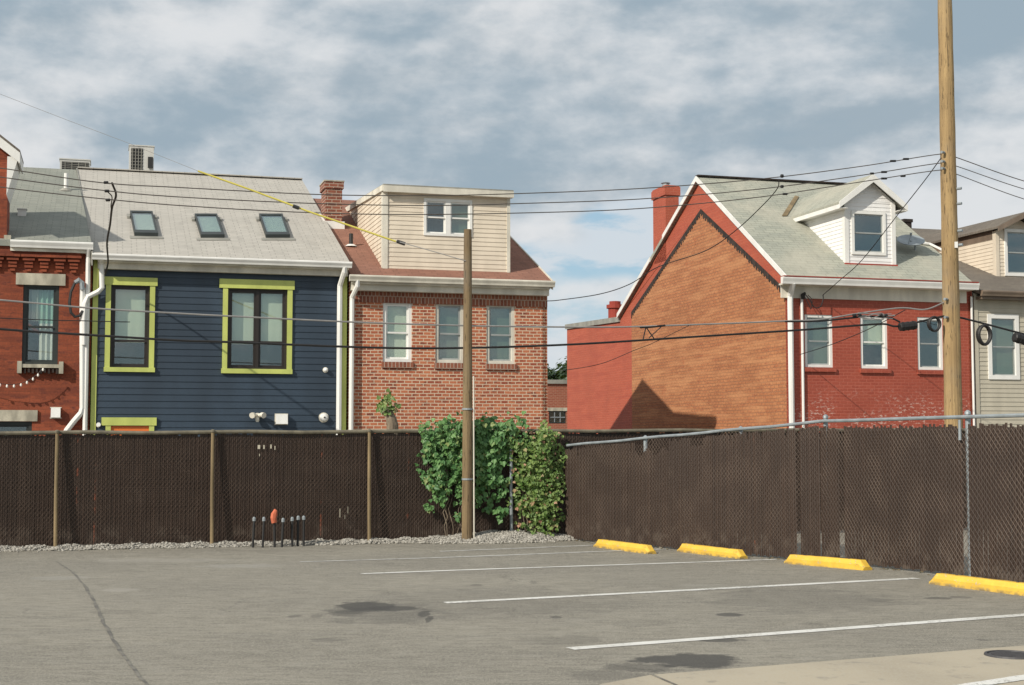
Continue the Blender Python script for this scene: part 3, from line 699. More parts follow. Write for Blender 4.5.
# pipes on the left house
x = hs(87, 330, 0)[0]; pipe(H0, [(x, sg0-.06, zG0-.12), (x, -.09, zG0-.3), (x, -.09, -.1)], M['white'], .05)
q = [hs(px, py, -.1) for px, py in ((82.5,288), (82.5,408), (81,413), (74,421), (67,430), (62,440))]
pipe(H0, [(a, -.09, z) for a, z in q], M['white'], .06)
q = [hs(px, py, -.1) for px, py in ((82.5,290), (82,283), (79,280.5), (75,283), (71,292), (69.5,303), (71,313), (75,317), (79.5,316), (83,311))]
v_ = root('electric_conduit', (q[0][0], -.12, q[0][1]), 'looped dark service cable with grey weatherhead beside the white downspouts', 'cable')
m = MB(); m.tube([(a, -.17, z) for a, z in q[3:]], .032, 6); m.build('cable', M['wireb'], v_)
m = MB(); m.tube([(a, -.17, z) for a, z in q[:4]], [.05, .055, .06, .045], 8); m.build('weatherhead', M['galv'], v_)
# string of bulbs
q = [hs(px, py, -.3) for px, py in ((-30,379), (-14,383), (0,384.5), (7,385.5), (14,385.5), (21,384.3), (27,382), (33,378.5), (38,374.5), (43,369))]
v_ = root('string_lights', (q[4][0], -.3, q[4][1]), 'drooping string of small white bulbs under the left window', 'string lights')
m = MB(); m.tube([(a, -.3, z+.02) for a, z in q], .006, 5); m.build('cord', M['wireb'], v_)
for a, z in q:
    m = MB(); m.tube([(a, -.3, z+.02), (a, -.3, z), (a, -.3, z-.03), (a, -.3, z-.045)], [.010, .021, .021, .008], 8); m.build('bulb', M['bulb'], v_)

# ================================================================== speckled brick house with cream dormer
aL2 = aR+.03; aR2 = hs(547.3, 350, 0)[0]
s0 = -.30; zG2 = hs(452, 277.5, s0-.1)[1]; sR2 = 6.2; zR2 = 8.08
H2 = root('brick_house', ((aL2+aR2)/2, 0, 0), 'speckled red brick house with brown roof and wide cream dormer', 'house')
WN = [rect(382.9, 301, 411.9, 362, 0), rect(435.5, 302.3, 464, 363, 0), rect(486.5, 303.7, 515, 364, 0)]
zsol = zG2-.32
m = MB(); front(m, aL2+.1, aR2, -.3, zsol-.26, 0, WN); m.build('wall', M['brick_h2'], H2)
m = MB(); m.box(aL2+.1, aR2, -.012, .1, zsol-.26, zsol+.1); m.build('soldier_course', M['soldier'], H2)
body(H2, aL2, aR2, zG2-.05, sR2, zR2-.1, 11.5, zG2-.1, M['brick_h2'], name='side_wall')
for i, r in enumerate(WN):
    window(H2, r, .03, M['white'] if i == 0 else M['offwhite'], fw=.075, rail=.48, blind='blind' if i == 0 else 'blindd', sashw=.04, rails_m=M['white'] if i == 0 else M['greyframe'], gm='glass' if i == 0 else 'glassd',
           label=('left window with pale blind', 'middle window partly behind the wooden pole', 'right window with grey blind')[i])
    m = MB(); m.box(r[0]-.03, r[1]+.03, -.05, .1, r[2]-.13, r[2]); m.build('window_sill', M['soldier'], H2)
    m = MB(); m.box(r[0]-.02, r[1]+.02, -.006, .03, r[3]+.001, r[3]+.09); m.build('lintel', M['soldier'], H2)
aG0 = hs(350, 272, s0)[0]; aG1 = hs(552.5, 284, s0)[0]
roofpair(H2, aL2-.02+.03, aG1-.02, s0, zG2, sR2, zR2, 12.0, zG2-.2, M['sh_brown'])
gutter(H2, aG0-.02, aG1+.03, s0-.13, zG2-.005, M['offwhite'], h=.14)
m = MB(); m.box(aG0+.05, aG1-.05, -.20, -.02, zG2-.33, zG2-.145); m.box(aG0+.05, aG1-.05, s0, -.20, zG2-.19, zG2-.145); m.build('frieze_board', M['offwhite'], H2)
m = MB(); m.prism([(aG1-.02, s0-.02, zG2+.02), (aG1-.02, sR2, zR2+.02), (aG1-.02, sR2, zR2-.2), (aG1-.02, s0-.02, zG2-.2)], (.03, 0, 0)); m.build('rake_board', M['offwhite'], H2)
x = hs(351, 330, -.1)[0]
pipe(H2, [(x+.10, s0-.05, zG2-.12), (x+.10, s0-.03, zG2-.25), (x+.02, -.1, zG2-.48), (x+.02, -.09, zG2-.6), (x+.02, -.09, -.1)], M['white'], .055)
# dormer
k2 = (zR2-zG2)/(sR2-s0); sD = .28; zD0 = zG2+k2*(sD-s0)-.02
d0 = hs(382, 230, sD)[0]; d1 = hs(509.5, 230, sD)[0]; zDt = hs(448, 188.0, sD-.12)[1]
sB_, zB_ = ha(344, 201, d0); kd = min(.12, max(.02, (zB_-zDt)/(sB_-sD))); kd = .055
dm_s = lambda z: (z-zG2)/k2+s0          # roof surface depth at height z
wd = rect(423.5, 199.4, 471.9, 236.3, sD)
m = MB(); siding(m, lambda z: d0+.12, lambda z: d1-.06, zD0-.02, zDt-.02, .105, lambda a, z, o: (a, sD-o, z), [wd], .012)
def top_s(z): return dm_s(z)
zb = zD0
siding(m, lambda z: max(sD, sD+(z-zDt+.02)/kd), lambda z: min(dm_s(z), sR2+.3), zb, zDt+kd*(sR2-sD), .105, lambda s, z, o: (d0+.02-o, s, z), [], .012)
siding(m, lambda z: max(sD, sD+(z-zDt+.02)/kd), lambda z: min(dm_s(z), sR2+.3), zb, zDt+kd*(sR2-sD), .105, lambda s, z, o: (d1-.02+o, s, z), [], .012)
DM = m.build('dormer', M['cream'], H2)
m = MB(); m.box(d0, d0+.13, sD-.03, sD+.02, zD0-.02, zDt-.05); m.box(d0, d0+.03, sD+.02, sD+.09, zD0, zDt-.05); m.box(d1-.07, d1+.01, sD-.03, sD+.05, zD0-.02, zDt-.05); m.build('corner_board', M['offwhite'], DM)
m = MB(); m.box(d0-.02, d1+.02, sD-.045, sD, zD0-.10, zD0-.021); m.build('base_flashing', M['offwhite'], DM)
s1_ = sR2+.3; g = lambda s: zDt+kd*(s-sD)
m = MB(); m.prism([(d0-.0, sD-.14, g(sD-.14)), (d1+.06, sD-.14, g(sD-.14)), (d1+.06, s1_, g(s1_)), (d0-.0, s1_, g(s1_))], (0, 0, .03)); m.build('dormer_roof', M['grey'], DM)
m = MB(); m.box(d0-.0, d1+.06, sD-.17, sD-.141, g(sD)-.16, g(sD)-.015)
m.box(d0+.01, d1+.05, sD-.14, sD-.015, g(sD)-.16, g(sD)-.14); m.build('fascia', M['offwhite'], DM)
m = MB(); m.prism([(d0-.032, sD-.14, g(sD-.14)), (d0-.032, s1_, g(s1_)), (d0-.032, s1_, g(s1_)-.13), (d0-.032, sD-.14, g(sD-.14)-.13)], (.03, 0, 0)); m.build('side_fascia', M['offwhite'], DM)
am = (wd[0]+wd[1])/2
for i, (u0, u1) in enumerate(((wd[0], am-.0), (am+.0, wd[1]))):
    window(H2, (u0, u1, wd[2], wd[3]), sD-.03, M['white'], fw=.06, rail=.5, blind='blindd' if i else 'blind', bl=.0001 if i == 0 else .98, gm='glassd', sashw=.035,
           label=('left dormer window', 'right dormer window')[i], extra=lambda w_, q, s: room(w_, q, s))
# chimney
ch0 = hs(325.5, 215, 3.4)[0]; ch1 = hs(342, 215, 3.4)[0]; sC0 = 3.4; zCt = hs(331, 181.5, 3.4)[1]; zCb = zG2+k2*(3.2-s0)-.4
a0 = ch0; a1 = ch1
m = MB(); m.box(a0, a1, sC0, sC0+.75, zCb, zCt-.17)
m.box(a0-.035, a1+.035, sC0-.035, sC0+.785, zCt-.17, zCt); CH = m.build('chimney', M['brick_chim'], H2)
m = MB(); m.box(a0-.05, a1+.05, sC0-.05, sC0+.8, zCt, zCt+.03); m.build('chimney_crown', M['stone'], CH)
zf = zG2+k2*(sC0-s0)
m = MB(); m.box(a0-.06, a1+.06, sC0-.05, sC0-.003, zf-.02, zf+.17); m.prism([(a0-.06, sC0-.05, zf), (a0-.06, sC0-.05, zf+.16), (a0-.06, sC0+.8, zf+.5), (a0-.06, sC0+.8, zf+.3)], (.05, 0, 0)); m.build('flashing', M['white'], CH)
a, s_, z = on_roof(351, 246, zG2, k2, s0); m = MB(); m.tube([(a, s_, z-.1), (a, s_, z+.3)], .05, 10); v_ = m.build('vent_pipe', M['black'], H2)
m = MB(); m.tube([(a, s_, z-.01), (a, s_, z+.04)], [.15, .08], 10); m.build('flashing', M['white'], v_)

# ================================================================== red painted house
aL3 = hs(786, 350, 0)[0]; aR3 = hs(973, 350, 0)[0]
s0 = -.30; zG3 = hs(880, 279, s0-.1)[1]
sR3, zR3 = ha(696.5, 176.5, aL3-.1); sB3, zB3 = ha(618, 314, aL3-.1)
H3 = root('painted_brick_house', ((aL3+aR3)/2, 0, 0), 'red painted brick house with exposed orange brick gable end and white gabled dormer', 'house')
WN = [rect(804.9, 314.7, 832.7, 367.4, 0), rect(860.6, 315.6, 887.6, 368.6, 0), rect(917.6, 317.3, 943, 370, 0)]
m = MB(); front(m, aL3+.0, aR3, -.3, zG3-.05, 0, WN); m.build('wall', M['brick_red'], H3)
# gable end: surveyed polygon
ap = ha(701, 210, aL3); rr = ha(784.5, 290, aL3); ll = ha(631.5, 313, aL3)
zfl = .0-.3
k3 = (zR3-zG3)/(sR3-s0)
zroof = lambda s: (zG3+k3*(s-s0) if s < sR3 else zR3+(zB3-zR3)*(s-sR3)/(sB3-sR3))-.10
sx_ = (sB3)
orange = [(0.0, zfl), (0.0, rr[1]), (ap[0], ap[1]), (ll[0], ll[1]), (ll[0], zfl)]
m = MB(); m.quad(*[(aL3, s, z) for s, z in reversed(orange)]); m.build('exposed_brick', M['brick_orange'], H3)
m = MB()
m.quad(*[(aL3, s, z) for s, z in ((0.0, rr[1]), (0.0, zroof(0)), (sR3, zroof(sR3)), (ap[0], ap[1]))][::-1])
m.quad(*[(aL3, s, z) for s, z in ((ap[0], ap[1]), (sR3, zroof(sR3)), (sx_, zroof(sx_)), (sx_, ll[1]-.0), (ll[0], ll[1]))][::-1])
m.quad(*[(aL3, s, z) for s, z in ((ll[0], zfl), (ll[0], ll[1]), (sx_, ll[1]), (sx_, zfl))][::-1])
m.build('gable_wall', M['brick_redside'], H3)
m = MB()
def tarline(p, q, n=70):
    for i in range(n):
        u0, u1 = i/n, (i+1)/n; s0_, z0_ = p[0]+(q[0]-p[0])*u0, p[1]+(q[1]-p[1])*u0; s1_, z1_ = p[0]+(q[0]-p[0])*u1, p[1]+(q[1]-p[1])*u1
        h = .10+.05*(i % 2)+rnd.uniform(-.02, .03)
        m.prism([(aL3-.012, s0_, z0_+.03), (aL3-.012, s1_, z1_+.03), (aL3-.012, s1_, z1_-h), (aL3-.012, s0_, z0_-h)], (.011, 0, 0))
tarline((0.02, rr[1]+.0), ap); tarline(ap, ll, 84)
m.build('tar_line', M['tar'], H3)
# back, right
m = MB(); m.prism([(aR3-.02, 0, zfl), (aR3-.02, 0, zG3-.1), (aR3-.02, sR3, zR3-.1), (aR3-.02, sB3, zB3-.1), (aR3-.02, sB3, zfl)], (-.1, 0, 0)); m.box(aL3+.1, aR3-.12, sB3-.1, sB3, zfl, zB3); m.build('side_wall', M['brick_redside'], H3)
aG0 = hs(781.5, 280, s0)[0]; aG1 = hs(975.5, 287, s0)[0]
r3 = roofpair(H3, aL3-.10, aG1-.06, s0, zG3, sR3, zR3, sB3, zB3, M['sh_green'])
m = MB(); wv = -.02
_sc0 = ha(666, 236, aL3)[0]; _sc1 = ha(653.5, 256, aL3)[0]; zr_ = lambda s: zR3+(zB3-zR3)*(s-sR3)/(sB3-sR3)+.012
for (p, q) in (((s0-.02, zG3+.012), (sR3, zR3+.012)), ((sR3, zR3+.012), (_sc0, zr_(_sc0))), ((_sc1, zr_(_sc1)), (sB3+.05, zB3+.012))):
    m.prism([(aL3-.13, p[0], p[1]), (aL3-.13, q[0], q[1]), (aL3-.13, q[0], q[1]-.15), (aL3-.13, p[0], p[1]-.15)], (.028, 0, 0))
m.build('rake_board', M['white'], H3)
m = MB(); m.box(aL3-.1, aG1-.06, sR3-.1, sR3+.1, zR3+.004, zR3+.04); m.build('ridge_cap', M['tar'], H3)
gutter(H3, aG0-.02, aG1+.03, s0-.14, zG3-.02, M['white'], h=.17, d=.14)
m = MB(); m.box(aG0, aG1, s0-.15, s0-.0, zG3-.018, zG3+.006); m.build('drip_edge', M['redterra'], H3)
m = MB(); m.box(aG0+.12, aG1-.1, -.05, -.001, zG3-.50, zG3-.17); m.box(aG0+.05, aG1-.05, s0, -.05, zG3-.20, zG3-.16); m.build('frieze_board', M['offwhite'], H3)
for i, r in enumerate(WN):
    window(H3, r, .02, M['white'], fw=.07, rail=.5, blind=('blindd', 'blind', None)[i], bl=(1, .55, 0)[i], gm=('glassd', 'glass', 'glassd')[i], sashw=.035, rails_m=M['white'] if i == 1 else M['greyframe'],
           label=('left window with grey blind', 'middle window with pale blind half down', 'right window near the big wooden pole')[i], extra=lambda w_, q, s: room(w_, q, s))
    m = MB(); m.box(r[0]-.04, r[1]+.06, -.06, .08, r[2]-.11, r[2]); m.build('window_sill', M['brick_red'], H3)
x = hs(791, 350, -.1)[0]; pipe(H3, [(x-.05, s0-.06, zG3-.15), (x, -.1, zG3-.45), (x, -.09, zG3-.6), (x, -.09, -.1)], M['white'], .072)
x = hs(802.5, 350, -.05)[0]; pipe(H3, [(x, -.05, hs(802.5, 297, 0)[1]), (x, -.05, -.1)], M['white'], .035, 'conduit')
x = hs(972.5, 350, -.05)[0]; pipe(H3, [(x, -.05, hs(972, 297, 0)[1]), (x, -.05, -.1)], M['white'], .03, 'conduit')
# chimney on the gable wall
sc0, sc1 = _sc0, _sc1; zct = ha(660, 187.5, aL3)[1]; ca1 = hs(679, 230, sc0)[0]
m = MB(); zcb = zroof((sc0+sc1)/2)-1.0
m.box(aL3-.004, ca1, sc0, sc1, zroof(sc1)-.12, zct-.30); m.prism([(aL3-.004, sc0, zroof(sc0)-.02), (aL3-.004, sc1, zroof(sc1)-.121), (aL3-.004, sc0, zroof(sc1)-.121)], (.3, 0, 0)); m.box(aL3-.045, ca1+.04, sc0-.04, sc1+.04, zct-.30, zct-.05); m.box(aL3-.02, ca1+.02, sc0-.02, sc1+.02, zct-.05, zct); CH = m.build('chimney', M['brick_redside'], H3)
a = (aL3+ca1)/2; m = MB(); m.tube([(a, (sc0+sc1)/2, zct), (a, (sc0+sc1)/2, zct+.13)], .11, 12); m.tube([(a, (sc0+sc1)/2, zct+.15), (a, (sc0+sc1)/2, zct+.19)], [.15, .05], 12); m.build('flue_cap', M['galv'], CH)
# rear wing
sw1, zw = ha(567, 325, aL3); 
m = MB(); zw0 = ha(617, 318, aL3)[1]
m.prism([(aL3, sB3-.0, zfl), (aL3, sB3, zw0-.05), (aL3, sw1, zw-.05), (aL3, sw1, zfl)], (3.2, 0, 0)); RW = m.build('rear_wing', M['brick_redside'], H3)
m = MB(); m.prism([(aL3-.06, sB3+.06, zw0-.15), (aL3-.06, sB3+.06, zw0+.02), (aL3-.06, sw1+.06, zw+.02), (aL3-.06, sw1+.06, zw-.15)], (3.3, 0, 0)); m.build('coping', M['grey'], RW)
a_, z_ = hs(615, 300, sB3+2); m = MB(); a_ = aL3+.75
sq, _ = ha(615, 305, a_); zt_ = ha(615, 301.5, a_)[1]
m.tube([(a_, sq, zw0), (a_, sq, zt_-.25), (a_, sq, zt_-.24), (a_, sq, zt_-.12), (a_, sq, zt_-.11), (a_, sq, zt_)], [.24, .24, .30, .30, .2, .2], 14); m.build('small_chimney', M['redterra'], RW)
# dormer of the red house
sD = on_roof(870, 264, zG3, k3, s0)[1]; zD0 = zG3+k3*(sD-s0)
d0 = hs(844.5, 235, sD)[0]; d1 = hs(895, 235, sD)[0]; zEv = hs(870, 201.5, sD)[1]; ac_ = (d0+d1)/2; zPk = zEv+.78*(d1-d0)/2
dm_s = lambda z: (z-zG3)/k3+s0
wd = rect(851, 211.5, 885, 255, sD)
m = MB(); siding(m, lambda z: d0+.10, lambda z: d1-.10, zD0-.03, zEv, .10, lambda a, z, o: (a, sD-o, z), [(wd[0], wd[1], wd[2], wd[3])], .012)
hw = (d1-d0)/2; siding(m, lambda z: ac_-hw*(zPk-z)/(zPk-zEv), lambda z: ac_+hw*(zPk-z)/(zPk-zEv), zEv, zPk-.02, .10, lambda a, z, o: (a, sD-o, z), [], .012)
siding(m, lambda z: sD, lambda z: dm_s(z), zD0, zEv, .10, lambda s, z, o: (d0+.01-o, s, z), [], .012)
siding(m, lambda z: sD, lambda z: dm_s(z), zD0, zEv, .10, lambda s, z, o: (d1-.01+o, s, z), [], .012)
DM = m.build('dormer', M['whitesd'], H3)
m = MB(); m.box(d0-.005, d0+.11, sD-.028, sD+.02, zD0-.03, zEv); m.box(d1-.11, d1+.005, sD-.028, sD+.02, zD0-.03, zEv); m.box(d0-.005, d0+.02, sD+.02, sD+.1, zD0, zEv); m.build('corner_board', M['white'], DM)
m = MB(); m.box(d0-.03, d1+.03, sD-.06, sD-.03, zD0-.07, zD0-.0); m.build('base_flashing', M['redterra'], DM)
ovh = .24; kk = (zPk-zEv)/hw; sF = sD-.20; zt = zPk+.05; ze = zEv+.05-ovh*kk
sk_ = dm_s(zt)+.1; se_ = dm_s(ze)+.15
for nm, th, dd, mt in (('dormer_roof', .06, 0, 'sh_green'),):
    m = MB()
    m.prism([(d0-ovh, sF, ze), (ac_, sF, zt), (ac_, sk_, zt), (d0-ovh, se_+.1, ze)], (0, 0, th))
    m.prism([(d1+ovh, sF, ze), (d1+ovh, se_+.1, ze), (ac_, sk_, zt), (ac_, sF, zt)], (0, 0, th)); m.build(nm, M[mt], DM)
m = MB(); hh = .15
m.prism([(d0-ovh-.01, sF-.03, ze+.055), (ac_, sF-.03, zt+.055), (ac_, sF-.03, zt-hh), (d0-ovh-.01, sF-.03, ze-hh+.05)], (0, .028, 0))
m.prism([(d1+ovh+.01, sF-.03, ze+.055), (d1+ovh+.01, sF-.03, ze-hh+.05), (ac_, sF-.03, zt-hh), (ac_, sF-.03, zt+.055)], (0, .028, 0)); m.build('rake_board', M['white'], DM)
m = MB()
for aa, sg in ((d0-ovh, 1), (d1+ovh, -1)):
    m.prism([(aa, sF, ze-.002), (aa, se_+.1, ze-.002), (aa, se_-.05, ze-.11), (aa, sF, ze-.11)], (.03*sg, 0, 0))
    m.prism([(aa+.031*sg, sF, ze-.10), (aa+.031*sg, se_, ze-.10), (aa+(ovh)*sg, se_, ze-.10), (aa+(ovh)*sg, sF, ze-.10)], (0, 0, .015))
m.build('eave_board', M['white'], DM)
m = MB(); m.prism([(d0-ovh-.05, sF+.6, ze-.0), (d0-ovh-.05, se_+.55, ze+.16), (d0-ovh-.05, se_+.55, ze+.22), (d0-ovh-.05, se_-.05, ze-.0)], (.04, 0, 0))
wn = window(H3, wd, sD-.045, M['white'], fw=.075, rail=.5, blind=None, gm='glassd', sashw=.035, rails_m=M['greyframe'], label='dormer window', extra=lambda w_, q, s: room(w_, q, s))
# valley flashing left of the dormer
p = [on_roof(*q, zG3, k3, s0, .02) for q in ((782, 216), (787, 216), (799, 197), (795, 196))]
m = MB(); m.prism([p[0], p[1], p[2], p[3]], (0, 0, .015)); m.build('valley_flashing', M['posttan'], DM)
# satellite dish on the roof
a, s_, z = on_roof(915, 250, zG3, k3, s0)
v_ = root('satellite_dish', (a, s_, z), 'grey satellite dish on the grey green roof right of the white dormer', 'satellite dish')
m = MB(); c_ = Vector((a-.22, s_-.15, z+.20)); nrm = Vector((-.12, -.45, .87)).normalized(); u = nrm.orthogonal().normalized(); v2 = nrm.cross(u); ns = 20; rings = 4
for j in range(rings+1):
    for k in range(ns):
        r = .36*j/rings; m.v.append(c_+(u*cos(2*pi*k/ns)*1.15+v2*sin(2*pi*k/ns))*r+nrm*(.35*r*r))
for j in range(rings):
    for k in range(ns): k2 = (k+1) % ns; m.f.append((j*ns+k, j*ns+k2, (j+1)*ns+k2, (j+1)*ns+k))
for q in list(m.v): pass
n0 = len(m.v); m.v += [q-nrm*.012 for q in m.v[:n0]]; m.f += [tuple(reversed([i+n0 for i in f])) for f in m.f]
m.build('reflector', M['galv'], v_, smooth=True)
m = MB(); m.tube([(a, s_, z-.03), (a, s_-.02, z+.2), c_], .025, 8); m.build('mast', M['galv'], v_)
m = MB(); m.tube([c_-u*.3, c_+nrm*.22-u*.1], .012, 6); m.tube([c_+nrm*.20-u*.1, c_+nrm*.27-u*.1], .03, 8); m.build('feed_arm', M['galv'], v_)

# ================================================================== beige house at the right
aL4 = aR3+.04; aR4 = aL4+6.5
zG4 = hs(1000, 290.5, -.35)[1]; sR4 = 7.5; zR4 = hs(930, 229, sR4)[1]
H4 = root('vinyl_sided_house', ((aL4+aR4)/2, 0, 0), 'beige vinyl sided house with brown roof and dormer, cut off at the right edge', 'house')
r4 = rect(987.4, 314.5, 1018.5, 379.5, 0)
m = MB(); siding(m, lambda z: aL4+.1, lambda z: aR4, 1.2, zG4-.1, .115, lambda a, z, o: (a, -o, z), [r4], .014); m.build('siding', M['beige'], H4)
m = MB(); m.box(aL4, aR4, 0, .1, -.3, 1.2); m.build('foundation', M['grey'], H4)
m = MB(); m.box(aL4+.0, aL4+.11, -.03, .05, -.3, zG4-.1); m.build('corner_board', M['beige'], H4)
body(H4, aL4, aR4, zG4-.05, sR4, zR4-.1, 13, zG4, M['beige'], name='side_wall')
window(H4, r4, -.04, M['white'], fw=.11, rail=.5, blind='blindd', gm='glassd', sashw=.03, rails_m=M['greyframe'], label='upper window with white frame')
roofpair(H4, aL4+.03, aR4+.1, -.3, zG4, sR4, zR4, 13.3, zG4-.1, M['sh_tan'])
gutter(H4, aL4, aR4+.1, -.43, zG4-.01, M['gutterbrown'], h=.14)
m = MB(); m.box(aL4+.05, aR4, -.3, -.01, zG4-.22, zG4-.155); m.build('soffit', M['gutterbrown'], H4)
k4 = (zR4-zG4)/(sR4+.3)
sD = on_roof(1000, 276, zG4, k4, -.3)[1]; zD0 = zG4+k4*(sD+.3); d0 = hs(995.5, 250, sD)[0]; wdt = 1.42; d1 = d0+wdt; ac_ = (d0+d1)/2
zEv = hs(998, 231, sD)[1]; zPk = hs(1023, 216, sD-.3)[1]-.05; zPk = zEv+.36
dm_s = lambda z: (z-zG4)/k4-.3
wd = (hs(1004, 252, sD)[0], d1-.2, hs(1010, 276, sD)[1]+.0, hs(1010, 229, sD)[1])
m = MB(); siding(m, lambda z: d0+.1, lambda z: d1, zD0-.03, zEv, .10, lambda a, z, o: (a, sD-o, z), [(wd[0], wd[1], max(wd[2], zD0), min(wd[3], zEv))], .012)
hw = (d1-d0)/2; siding(m, lambda z: ac_-hw*(zPk-z)/(zPk-zEv), lambda z: ac_+hw*(zPk-z)/(zPk-zEv), zEv, zPk-.02, .10, lambda a, z, o: (a, sD-o, z), [], .012)
siding(m, lambda z: sD, lambda z: dm_s(z), zD0, zEv-.22, .10, lambda s, z, o: (d0+.01-o, s, z), [], .012)
siding(m, lambda z: sD, lambda z: dm_s(z), zD0, zEv-.22, .10, lambda s, z, o: (d1-.01+o, s, z), [], .012)
DM = m.build('dormer', M['cream'], H4)
m = MB(); m.box(d0-.005, d0+.1, sD-.028, sD+.02, zD0-.03, zEv); m.box(d0-.005, d0+.02, sD+.02, sD+.12, zD0, zEv); m.build('corner_board', M['cream'], DM)
m = MB(); m.prism([(d0, sD+.12, zEv-.22), (d0, dm_s(zEv-.22), zEv-.22), (d0, dm_s(zEv), zEv+.05), (d0, sD+.12, zEv+.05)], (.04, 0, 0)); m.build('frieze_board', M['gutterbrown'], DM)
ovh = .12; kk = (zPk-zEv)/hw; sF = sD-.30; zt = zPk+.08; ze = zEv+.08-ovh*kk
m = MB(); sk_ = min(dm_s(zt)+.1, sR4); se_ = dm_s(ze)+.1
m.prism([(d0-ovh, sF, ze), (ac_, sF, zt), (ac_, sk_, zt), (d0-ovh, se_, ze)], (0, 0, .06)); m.prism([(d1+ovh, sF, ze), (d1+ovh, se_, ze), (ac_, sk_, zt), (ac_, sF, zt)], (0, 0, .06)); m.build('dormer_roof', M['sh_tan'], DM)
m = MB(); m.prism([(d0-ovh, sF-.03, ze+.05), (ac_, sF-.03, zt+.05), (ac_, sF-.03, zt-.1), (d0-ovh, sF-.03, ze-.08)], (0, .028, 0)); m.prism([(d1+ovh, sF-.03, ze+.05), (d1+ovh, sF-.03, ze-.08), (ac_, sF-.03, zt-.1), (ac_, sF-.03, zt+.05)], (0, .028, 0)); m.build('rake_board', M['gutterbrown'], DM)
window(H4, wd, sD-.045, M['white'], fw=.085, rail=.5, blind=None, gm='glassd', sashw=.035, rails_m=M['greyframe'], label='dormer window', extra=lambda w_, q, s: room(w_, q, s))
a, z = hs(908, 222, 7.6); m = MB(); zt = hs(908, 219, 7.6)[1]; aw = .13
m.box(a-aw, a+aw, 7.6, 8.0, zt-1.6, zt-.1); m.box(a-aw-.03, a+aw+.03, 7.57, 8.03, zt-.1, zt); m.build('chimney', M['tar'], H4)
p = [on_roof(*q, zG4, k4, -.3, .03) for q in ((937, 243), (941, 243), (945, 233), (943, 232))]
m = MB(); m.prism(p, (0, 0, .02)); m.build('valley_flashing', M['white'], H4)
m = MB(); p0 = on_roof(921, 243, zG3, k3, -.3, .05); p1 = on_roof(930, 244, zG3, k3, -.3, .06); p2 = on_roof(946, 252, zG3, k3, -.3, .06); p3 = on_roof(958, 262, zG3, k3, -.3, .06)
m.tube([p0, p1, p2, p3], .035, 6); m.build('party_wall_flashing', M['white'], H3)

# ================================================================== far things in the gap
v_ = root('brick_outbuilding', (hs(560, 400, 30)[0], 30, 0), 'low red brick building with barred dark window seen through the gap between houses', 'building')
r = rect(540, 384, 620, 470, 30); rw = rect(549, 411, 566, 423.5, 30)
m = MB(); front(m, r[0], r[1], -.3, r[3], 30, [rw]); m.box(r[0], r[1], 30.3, 36, -.3, r[3]-.02); m.build('wall', M['brick_far'], v_)
m = MB(); m.box(r[0]-.1, r[1]+.1, 29.9, 36.1, r[3], r[3]+.18); m.build('coping', M['grey'], v_)
m = MB(); frame_mb(m, rw, .06, 30.04, 30.1); wb = m.build('window', M['blackframe'], v_)
m = MB()
for k in (.33, .66): aa = rw[0]+(rw[1]-rw[0])*k; m.box(aa-.02, aa+.02, 30.0, 30.03, rw[2]+.06, rw[3]-.06)
zz = (rw[2]+rw[3])/2; m.box(rw[0]+.06, rw[1]-.06, 29.97, 29.99, zz-.02, zz+.02); m.build('bars', M['galv'], wb)
m = MB(); m.box(rw[0]+.05, rw[1]-.05, 30.06, 30.07, rw[2]+.05, rw[3]-.05); m.build('pane', M['glassd'], wb)
m = MB(); m.box(rw[0]-.1, rw[1]+.1, 29.96, 30.0, rw[3]+.001, rw[3]+.15); m.build('lintel', M['stone'], v_)

LEAF = [(0, 0, 0), (.34, .06, .05), (.5, .42, -.04), (.26, .62, .03), (0, 1.0, -.12), (-.26, .62, .03), (-.5, .42, -.04), (-.34, .06, .05)]
def leaf(m, p, nrm, size, roll):
    nrm = nrm.normalized(); up = Vector((0, 0, -1)); up = (up-nrm*up.dot(nrm))
    if up.length < .05: up = nrm.orthogonal()
    up.normalize(); up = Matrix.Rotation(roll, 3, nrm) @ up; sd = nrm.cross(up)
    n = len(m.v); m.v += [p+(sd*x+up*y+nrm*z)*size for x, y, z in LEAF]
    m.f += [(n, n+1, n+2, n+3, n+4), (n, n+4, n+5, n+6, n+7)]
def tree(x, y, h, rad, label, group, nl=3000):
    v_ = root('leafy_tree', (x, y, 0), label, 'tree', group, hf=False)
    m = MB(); m.tube([(x, y, -.3), (x+.1, y, h*.3), (x-.05, y, h*.6)], [rad*.09, rad*.07, rad*.04], 8)
    cl = []
    for i in range(9):
        a = i*2.4; e = rnd.uniform(.35, .95); rr = rad*rnd.uniform(.35, .8)*(1.15-e*.6); c_ = Vector((x+cos(a)*rr, y+sin(a)*rr, h*e)); cl.append((c_, rad*rnd.uniform(.3, .5)))
        m.tube([(x, y, h*.3), (x+cos(a)*rr*.5, y+sin(a)*rr*.5, h*(e+.2)/2), c_], [rad*.035, rad*.02, rad*.008], 5)
    m.build('trunk', M['bark'], v_)
    m = MB()
    for i in range(nl):
        c_, r_ = cl[i % 9]; d = Vector((rnd.gauss(0, 1), rnd.gauss(0, 1), rnd.gauss(0, 1))).normalized(); leaf(m, c_+d*r_*rnd.uniform(.6, 1.05), d+Vector((0, 0, .4)), rnd.uniform(.25, .5)*rad/4, rnd.uniform(0, 6))
    m.build('crown', M['leaf_far'], v_)
for (px, py, D, rad, lb) in ((548, 376, 105, 4.5, 'left green tree beyond the low brick building'), (558, 371, 118, 5, 'middle and tallest green tree beyond the low brick building'), (572, 375, 110, 4.5, 'right green tree beyond the low brick building, partly behind the red wing')):
    d = ray(px, py); q = C0+d*(D/d.y); tree(q.x, q.y, q.z/.98-.2, rad, lb, 'trees beyond the low brick building')
